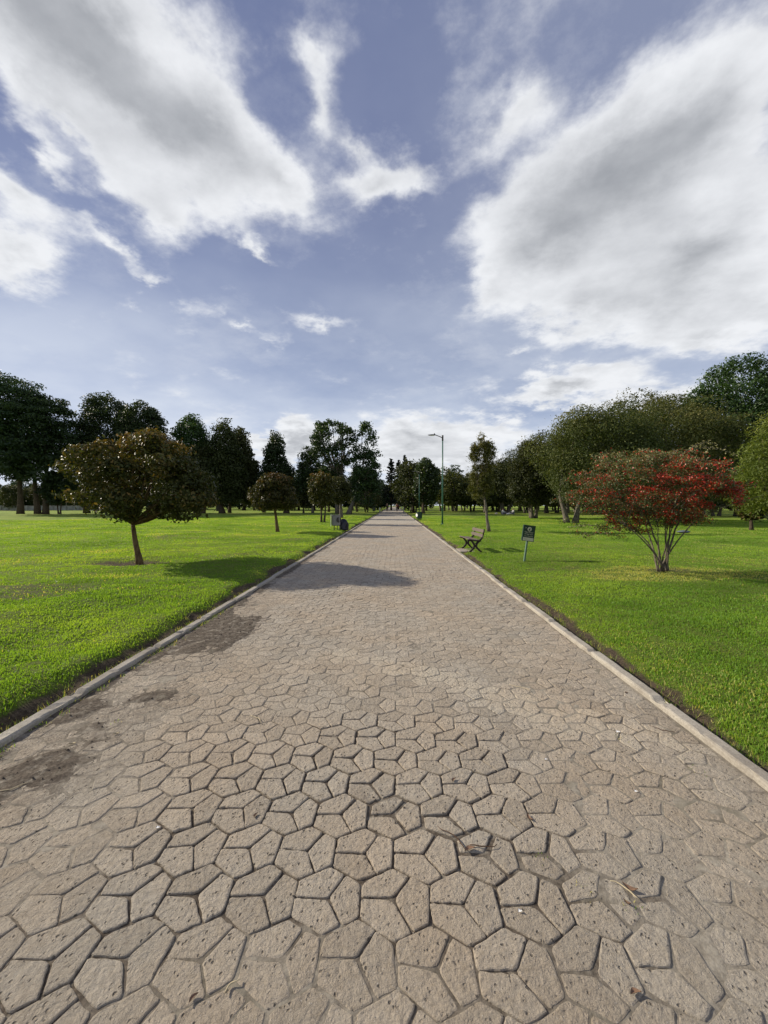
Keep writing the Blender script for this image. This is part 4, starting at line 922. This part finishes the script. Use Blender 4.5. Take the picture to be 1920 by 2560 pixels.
def person(loc, label, top, bottom, pose='walk', rz=0, sc=1., group=None):
    e = empty('person', loc, label, 'person', group, rz, sc)
    if pose == 'walk':
        J = dict(pel=(0, 0, .93), wai=(0, 0, 1.08), che=(0, -.01, 1.30), nek=(0, -.01, 1.46), hd=(0, -.02, 1.58), cr=(0, -.01, 1.70),
                 ls=(-.19, 0, 1.40), le=(-.27, .03, 1.14), lw=(-.26, -.09, .92), lh=(-.25, -.12, .84), rs=(.19, 0, 1.40), re=(.27, .06, 1.15), rw=(.26, .0, .91), rh=(.25, -.01, .83),
                 lp=(-.09, 0, .88), lk=(-.10, -.10, .50), la=(-.10, -.02, .10), lf=(-.11, -.14, .045), rp=(.09, 0, .88), rk=(.10, .03, .49), ra=(.10, .24, .13), rf=(.11, .14, .045))
    else:
        J = dict(pel=(0, 0, .12), wai=(0, .03, .27), che=(0, .04, .48), nek=(0, .02, .62), hd=(0, 0, .73), cr=(0, .01, .84),
                 ls=(-.18, .03, .56), le=(-.25, -.08, .36), lw=(-.18, -.27, .32), lh=(-.14, -.33, .32), rs=(.18, .03, .56), re=(.25, -.08, .36), rw=(.18, -.27, .32), rh=(.14, -.33, .32),
                 lp=(-.09, -.03, .12), lk=(-.20, -.38, .34), la=(-.15, -.62, .09), lf=(-.15, -.74, .05), rp=(.09, -.03, .12), rk=(.24, -.36, .14), ra=(.05, -.56, .07), rf=(-.02, -.66, .05))
    Rr = dict(pel=.13, wai=.115, che=.14, nek=.052, hd=.088, cr=.06, ls=.065, le=.042, lw=.03, lh=.035, rs=.065, re=.042, rw=.03, rh=.035, lp=.09, lk=.058, la=.038, lf=.036, rp=.09, rk=.058, ra=.038, rf=.036)
    def part(nm, keys, edges, grow, mat):
        idx = {k: i for i, k in enumerate(keys)}; return skin(nm, [J[k] for k in keys], [(idx[a], idx[b]) for a, b in edges], [Rr[k]+grow for k in keys], mat, e)
    part('body', list(J), [('pel', 'wai'), ('wai', 'che'), ('che', 'nek'), ('nek', 'hd'), ('hd', 'cr'), ('che', 'ls'), ('ls', 'le'), ('le', 'lw'), ('lw', 'lh'), ('che', 'rs'), ('rs', 're'), ('re', 'rw'), ('rw', 'rh'),
                           ('pel', 'lp'), ('lp', 'lk'), ('lk', 'la'), ('la', 'lf'), ('pel', 'rp'), ('rp', 'rk'), ('rk', 'ra'), ('ra', 'rf')], 0, SKIN)
    part('jacket', ['wai', 'pel', 'che', 'ls', 'le', 'lw', 'rs', 're', 'rw'], [('pel', 'wai'), ('wai', 'che'), ('che', 'ls'), ('ls', 'le'), ('le', 'lw'), ('che', 'rs'), ('rs', 're'), ('re', 'rw')], .018, top)
    part('trousers', ['pel', 'lp', 'lk', 'la', 'rp', 'rk', 'ra'], [('pel', 'lp'), ('lp', 'lk'), ('lk', 'la'), ('pel', 'rp'), ('rp', 'rk'), ('rk', 'ra')], .02, bottom)
    h = Vector(J['cr']); skin('hair', [tuple(h+Vector((0, .03, -.13))), tuple(h+Vector((0, .03, -.04))), tuple(h+Vector((0, -.01, .0)))], [(0, 1), (1, 2)], [.075, .09, .078], HAIR, e)
    return e
v = hit(968, 1279); person(v, 'person in dark clothes walking on the far left part of the path', cloth('black', (.012, .012, .014)), cloth('charcoal', (.03, .03, .035)), 'walk', .2)
v = hit(992.5, 1279.5); person(v, 'person in a dull red jacket walking in the middle of the far path', cloth('dull_red', (.17, .055, .045)), cloth('dark_trousers', (.022, .018, .022)), 'walk', -.1)
v = hit(1257, 1286); person(v, 'seated person in a white shirt at the left of the picnic group under the tree', cloth('white', (.7, .68, .64)), cloth('grey', (.16, .15, .17)), 'sit', PI*.5)
v = hit(1264, 1285); v.y += 1; person(v, 'seated person in dark red leaning at the trunk in the picnic group', cloth('wine', (.09, .015, .03)), cloth('black2', (.02, .018, .02)), 'sit', .3, 1.25)
v = hit(1283, 1286.5); person(v, 'seated person in a grey top at the right of the picnic group', cloth('light_grey', (.30, .31, .31)), cloth('blue_grey', (.15, .16, .18)), 'sit', -PI*.45)
v = hit(1483, 1287); person(v, 'seated person in a pale blue top on the grass left of the red shrub', cloth('pale_blue', (.28, .36, .46)), cloth('dusk', (.10, .10, .13)), 'sit', .6)
def bundle(px, py, s, mat, nm, lb, cat):
    p = hit(px, py); r = rs(int(px)); b = MB(); n = 16; m = 9; V = []
    for i in range(m):
        t = i/(m-1); rr = math.sin(PI*min(.98, t*.9+.08))**.6
        for k in range(n):
            a = 2*PI*k/n; w = 1+.12*math.sin(3*a+t*3+px)+.07*math.sin(5*a)
            V.append((s[0]*rr*w*math.cos(a), s[1]*rr*w*math.sin(a), s[2]*t))
    f = [(i*n+k, i*n+(k+1) % n, (i+1)*n+(k+1) % n, (i+1)*n+k) for i in range(m-1) for k in range(n)]; f.append(tuple(range(n))[::-1]); f.append(tuple((m-1)*n+k for k in range(n)))
    b.add(V, f); tag(b.obj(nm, mat, None, True, loc=p), lb, cat)
bundle(1241, 1286, (.22, .2, .25), cloth('cream', (.6, .52, .42)), 'bag', 'small cream bag on the grass left of the picnic group', 'bag')
bundle(1270, 1286.5, (.22, .2, .22), WHITE, 'bag', 'white bag on the grass in the middle of the picnic group', 'bag')
bundle(1709, 1332, (.30, .2, .13), cloth('grey_blue', (.10, .125, .15)), 'blanket', 'grey blue bundled blanket on the grass seen through the shrub stems', 'blanket')

# ------------------------------------------------------------------ small litter on the paving
DRY = simple('dry_leaf', (.20, .12, .075), .7, .3, 60, .3); STRAW = simple('straw', (.50, .42, .27), .8, .2, 60, .2); PAPER = simple('paper', (.8, .79, .76), .7, .03, 30, .3); TW = simple('twig_brown', (.085, .05, .03), .8, .3, 60, .2)
def gz(x, y): return float(roll(x, y))+.002
def dleaf(px, py, ln, an, lb, mat=DRY):
    p = hit0(px, py); ln *= .75; b = MB(); n = 9; V = []; w = ln*.18
    for i in range(n):
        t = i/(n-1); ww = w*math.sin(PI*min(max(t, .02), .98)); x = (t-.5)*ln; cy = .22*ln*(1-(2*t-1)**2); up = .14*ln*(2*t-1)**2
        V += [(x, cy-ww, up+.004+ww*.45), (x, cy, up+.002), (x, cy+ww, up+.004+ww*.45)]
    V2 = [(a, b_, c-.0012) for a, b_, c in V]; N = len(V); f = []
    for i in range(n-1):
        for k in range(2): a = i*3+k; f += [(a, a+1, a+4, a+3), (N+a, N+a+3, N+a+4, N+a+1)]
    b.add(V+V2, f); o = b.obj('dry_leaf', mat, None, True, loc=(p.x, p.y, gz(p.x, p.y))); o.rotation_euler = (0, 0, an); tag(o, lb, 'leaf', 'fallen leaves on the paving')
def hit0(px, py):
    d = ray(px, py); t = -CH/d.z; return Vector((0, 0, CH))+d*t
for a in ((1326, 2046, .055, 1.9, 'curled reddish brown leaf right of the middle of the paving'), (1575, 2218, .07, 2.6, 'long curled brown leaf at the lower right of the paving'), (1568, 2256, .035, 2.4, 'pale thin leaf below the long curled brown leaf'),
          (640, 2045, .04, 1.3, 'pale bent leaf at the left centre of the paving'), (1175, 2130, .07, .4, 'dark curled leaf lying across a mossy joint'), (484, 2500, .04, 1.0, 'red brown leaf near the bottom edge left of the middle'),
          (1590, 2490, .05, .2, 'brown leaf scrap near the bottom right of the paving'), (1136, 1955, .05, 1.0, 'small dark leaf by the weedy joints in the centre'), (1566, 1733, .04, .1, 'small orange leaf near the right kerb'), (1120, 1400, .05, .3, 'small pale leaf far along the paving')):
    dleaf(*a)
for a in ((290, 1840, .045, .5, 'pale straw coloured leaf at the left dirt patch'), (180, 1865, .05, .3, 'long pale leaf just inside the left kerb')): dleaf(*a, mat=STRAW)
for (px, py, s, lb) in ((1545, 1828, .013, 'small white paper scrap near the right kerb'), (1365, 1898, .007, 'tiny white scrap on the right half of the paving'), (1300, 2281, .007, 'tiny white scrap at the lower right of the paving'), (1590, 1976, .008, 'tiny white chip at the right side of the paving'), (395, 2075, .008, 'tiny white chip on the left half of the paving')):
    p = hit0(px, py); b = MB(); V = [(-s, -s*.5, .002), (s*.9, -s*.6, .006), (s, s*.5, .002), (-s*.7, s*.6, .007), (-s, -s*.5, .0005), (s*.9, -s*.6, .0045), (s, s*.5, .0005), (-s*.7, s*.6, .0055)]
    b.add(V, [(0, 1, 2, 3), (7, 6, 5, 4), (0, 4, 5, 1), (1, 5, 6, 2), (2, 6, 7, 3), (3, 7, 4, 0)]); tag(b.obj('paper_scrap', PAPER, None, loc=(p.x, p.y, gz(p.x, p.y))), lb, 'litter', 'white scraps on the paving')
for (px, py, ln, an, mat, lb) in ((1130, 2095, .16, 2.2, TW, 'brown twig in the weedy joints at the centre'), (1210, 2118, .12, .2, TW, 'short bent twig beside the grey smooth stone'), (1562, 2225, .10, 2.5, STRAW, 'pale straw stalk beside the long curled leaf'),
                          (30, 1975, .14, .5, STRAW, 'dry stalk near the left kerb at the frame edge'), (640, 1800, .14, 2.3, STRAW, 'pale straw stalk on the paving left of centre'), (1300, 1720, .18, 2.4, STRAW, 'dry stalk across the cracked stones right of centre'), (1655, 1825, .14, 2.7, TW, 'reddish twig wedged by the cracked stone at the right kerb'), (580, 2465, .05, .9, STRAW, 'short straw near the bottom left of the paving')):
    p = hit0(px, py); r = rs(int(px)); b = MB(); q = []
    for i in range(7): t = i/6-.5; q.append((t*ln, .10*ln*math.sin(t*5+px)+r.normal()*.02*ln, .004+abs(r.normal())*.002))
    b.tube(q, [.0016, .0022, .0024, .0022, .002, .0016, .001], 6); o = b.obj('twig', mat, None, True, loc=(p.x, p.y, gz(p.x, p.y))); o.rotation_euler = (0, 0, an); tag(o, lb, 'twig', 'twigs and stalks on the paving')
def gravel():
    r = rs(31); b = MB(); n = 12000; y = .7+r.rand(n)**1.5*9; x = r.uniform(XL+.02, XR-.02, n); so_ = soil_at(x, y); sel = r.rand(n) < .07+.93*so_; x, y = x[sel], y[sel]; n = len(x)
    so_ = so_[sel]; s = .0018+(.0035+.006*so_)*r.rand(n)**3; base = np.array([(1, 0, 0), (-.5, .87, 0), (-.5, -.87, 0), (0, 0, 1.1), (0, 0, -.6)])
    z = roll(x, y)+np.maximum(fill_at(x, y), -.003)
    V = np.stack([x, y, z+s*.4], 1)[:, None, :]+base[None]*s[:, None, None]*r.uniform(.6, 1.3, (n, 5, 1)); i = np.arange(n)*5
    for (a, c, d) in ((0, 1, 3), (1, 2, 3), (2, 0, 3), (1, 0, 4), (2, 1, 4), (0, 2, 4)): b.f.append(np.stack([i+a, i+c, i+d], 1))
    b.v.append(V.reshape(-1, 3)); b.a.append(np.repeat(r.rand(n)*(1-.9*np.clip(so_*2, 0, 1)), 5)); b.n = n*5
    k = NT('gravel_grit'); t = k.attr('tint'); k.pbr(k.mix(t, (.06, .048, .038), (.42, .37, .31)), .9)
    tag(b.obj('gravel', k.m, None, False, 'tint'), 'loose grit and crumbs of soil scattered over the paving', 'gravel', kind='stuff')
gravel()

# ------------------------------------------------------------------ light, sky
SUN_EL = math.radians(27); SUN_AZ = math.radians(-73)          # azimuth clockwise from +Y
sd = bpy.data.lights.new('sun', 'SUN'); sd.energy = 5.0; sd.angle = math.radians(.5); sd.color = (1, .90, .74)
so = bpy.data.objects.new('sun', sd); C.objects.link(so)
S_ = Vector((math.sin(SUN_AZ)*math.cos(SUN_EL), math.cos(SUN_AZ)*math.cos(SUN_EL), math.sin(SUN_EL)))
so.rotation_euler = S_.to_track_quat('Z', 'Y').to_euler(); so.location = S_*50

w = bpy.data.worlds.new('World'); bpy.context.scene.world = w; w.use_nodes = True
k = NT.__new__(NT); k.t = w.node_tree; k.t.nodes.clear(); k.out = k.n('ShaderNodeOutputWorld')
sky = k.n('ShaderNodeTexSky', sky_type='NISHITA'); sky.sun_disc = False; sky.sun_elevation = SUN_EL; sky.sun_rotation = SUN_AZ % (2*PI); sky.altitude = 2600; sky.air_density = 1.0; sky.dust_density = .6; sky.ozone_density = 2.5
gen = k.n('ShaderNodeTexCoord').outputs['Generated']; sep = k.n('ShaderNodeSeparateXYZ'); k.l(gen, sep.inputs[0])
X, Y, Z = sep.outputs
az = k.mth('ARCTAN2', X, Y); zc_ = k.mth('MAXIMUM', k.mth('MINIMUM', Z, .999), -.999); el = k.mth('ARCSINE', zc_)
# cloud-deck coordinates for the noise
den = k.mth('ADD', k.mth('MAXIMUM', Z, 0), .22); cv = k.n('ShaderNodeCombineXYZ'); k.l(k.mth('DIVIDE', X, den), cv.inputs[0]); k.l(k.mth('DIVIDE', Y, den), cv.inputs[1]); k.l(k.mth('MULTIPLY', Z, .6), cv.inputs[2])
deck = cv.outputs[0]
wn = k.noise(deck, 3.4, 6, .62, 1); vs = k.n('ShaderNodeVectorMath', operation='SUBTRACT'); k.l(wn, vs.inputs[0]); vs.inputs[1].default_value = (.5, .5, .5)
ae = k.n('ShaderNodeCombineXYZ'); k.l(az, ae.inputs[0]); k.l(el, ae.inputs[1])
vm = k.n('ShaderNodeVectorMath', operation='MULTIPLY_ADD'); k.l(vs.outputs[0], vm.inputs[0]); vm.inputs[1].default_value = (.26, .20, 0); k.l(ae.outputs[0], vm.inputs[2]); P2 = vm.outputs[0]
def azel(px, py):
    d = ray(px*1920/1659, py*1920/1659).normalized(); return math.atan2(d.x, d.y), math.asin(d.z)
# (x, y, rx, ry, rotation, weight) of the cloud masses, in picture terms turned into directions
BL = [(250, 150, 340, 240, -.35, 1.7), (90, 40, 330, 200, 0, 1.5), (440, 250, 250, 240, -.6, 1.3), (180, 270, 240, 120, -.3, .7), (590, 390, 150, 100, -.5, .8), (350, 440, 110, 90, -.5, .6), (120, 330, 200, 60, -.5, .55), (60, 170, 120, 120, 0, .5),
      (690, 125, 75, 85, 0, .55), (700, 215, 85, 75, -.7, .42), (780, 305, 85, 70, -.9, .50), (835, 412, 165, 85, .1, .95), (930, 410, 80, 40, 0, .25), (300, 600, 170, 34, -.2, .38),
      (1360, 340, 400, 250, .15, 1.4), (1200, 480, 270, 210, .1, 1.1), (1500, 290, 300, 190, 0, 1.0), (1500, 560, 420, 240, -.05, 1.5), (1110, 270, 170, 110, .4, .6), (1240, 660, 320, 100, -.12, .8), (1580, 690, 300, 90, 0, .6), (1070, 590, 120, 80, .5, .5),
      (50, 430, 150, 90, -.3, .85), (30, 560, 190, 100, -.3, .85), (230, 525, 150, 45, -.4, .55), (560, 515, 80, 30, -.3, .45), (530, 690, 150, 30, -.2, .42), (690, 700, 140, 36, -.15, .42), (590, 740, 60, 22, -.2, .3),
      (1220, 835, 230, 60, 0, 1.2), (1430, 870, 190, 60, 0, 1.0), (660, 945, 80, 70, 0, 1.2), (610, 970, 130, 50, 0, 1.0), (900, 950, 210, 90, 0, 1.3), (1080, 930, 150, 50, 0, .6), (1000, 1010, 320, 60, 0, .9), (480, 960, 260, 40, 0, .55), (1090, 770, 80, 26, 0, .35)]
acc = None
for (x, y, rx, ry, ro, wt) in BL:
    a0, e0 = azel(x, y); a1, _ = azel(x+rx*.5, y); a2, _ = azel(x-rx*.5, y); _, e1 = azel(x, y+ry*.5); _, e2 = azel(x, y-ry*.5)
    mp = k.n('ShaderNodeMapping', vector_type='TEXTURE'); k.l(P2, mp.inputs['Vector']); mp.inputs['Location'].default_value = (a0, e0, 0); mp.inputs['Rotation'].default_value = (0, 0, ro)
    mp.inputs['Scale'].default_value = (abs(a1-a2)*1.25, abs(e2-e1)*1.25, 1)
    gd = k.n('ShaderNodeTexGradient', gradient_type='QUADRATIC_SPHERE'); k.l(mp.outputs[0], gd.inputs[0])
    acc = k.mth('MULTIPLY', gd.outputs['Fac'], wt*1.6) if acc is None else k.mth('MULTIPLY_ADD', gd.outputs['Fac'], wt*1.6, acc)
# generic clouds behind the camera and overhead
bk = k.rng(Y, .25, -.3, 0, .75); bn = k.rng(k.noise(deck, .9, 3, .5), .45, .65); acc = k.mth('MULTIPLY_ADD', bk, bn, acc)
# fractal detail, streaked
mpn = k.n('ShaderNodeMapping'); k.l(deck, mpn.inputs['Vector']); mpn.inputs['Rotation'].default_value = (0, 0, .5); mpn.inputs['Scale'].default_value = (1, 1.15, 1)
n1 = k.noise(mpn.outputs[0], 4.6, 10, .60); n2 = k.noise(deck, 1.3, 3, .5)
fld = k.mth('ADD', acc, k.mth('MULTIPLY', k.mth('SUBTRACT', n1, .5), 2.0)); fld = k.mth('ADD', fld, k.mth('MULTIPLY', k.mth('SUBTRACT', n2, .5), .5))
dens = k.n('ShaderNodeMapRange', interpolation_type='SMOOTHSTEP'); k.l(fld, dens.inputs[0]); dens.inputs[1].default_value = .12; dens.inputs[2].default_value = .90
D = dens.outputs[0]
# light on the clouds: thick middles grey, thinner rims white, relief toward the sun
mo = k.n('ShaderNodeVectorMath', operation='ADD'); k.l(mpn.outputs[0], mo.inputs[0]); mo.inputs[1].default_value = (-.06, .04, 0)
n1b = k.noise(mo.outputs[0], 4.6, 6, .55); n1c = k.noise(mpn.outputs[0], 4.6, 6, .55)
rel = k.mth('MULTIPLY', k.mth('SUBTRACT', n1c, n1b), .8)
th = k.n('ShaderNodeMapRange', interpolation_type='SMOOTHSTEP'); k.l(k.mth('ADD', acc, k.mth('MULTIPLY', k.mth('SUBTRACT', n2, .5), 1.0)), th.inputs[0]); th.inputs[1].default_value = .3; th.inputs[2].default_value = 3.0; thick = th.outputs[0]
lit = k.mth('ADD', k.mth('SUBTRACT', 1, k.mth('MULTIPLY', thick, .85)), rel, cl=True)
ccol = k.mix(lit, (.31, .325, .35), (.84, .855, .88))
low = k.rng(Z, .02, .14, 1, 0)
ccol = k.mix(k.mth('MULTIPLY', low, k.rng(n2, .35, .6, 0, .5)), ccol, (.33, .38, .48))
# clear sky colour
skc = k.mix(1, sky.outputs[0], (.098, .078, .098), 'MULTIPLY')
zen = k.rng(Z, .05, .62, 0, 1)
hazec = k.mix(zen, (.50, .60, .74), (.115, .155, .315))
clear = k.mix(.72, skc, hazec)
# high thin veil, stronger low in the sky
vl = k.noise(mpn.outputs[0], .9, 6, .55); veil = k.mth('MULTIPLY', k.rng(vl, .30, .62), k.rng(Z, .06, .50, 1.0, .20)); clear = k.mix(veil, clear, (.72, .77, .85))
wv = k.noise(mpn.outputs[0], 3.1, 10, .66); wl = k.noise(deck, .8, 2, .5); wisp = k.mth('MULTIPLY', k.rng(wv, .50, .72), k.rng(wl, .45, .62, 0, .42)); clear = k.mix(wisp, clear, (.70, .73, .79))
col = k.mix(k.mth('MULTIPLY', D, .94), clear, ccol)
bg = k.n('ShaderNodeBackground'); k.l(col, bg.inputs[0]); bg.inputs[1].default_value = .90; k.l(bg.outputs[0], k.out.inputs[0])

sc = bpy.context.scene; sc.view_settings.view_transform = 'Standard'; sc.view_settings.look = 'None'; sc.view_settings.exposure = 0.25; sc.view_settings.gamma = 1
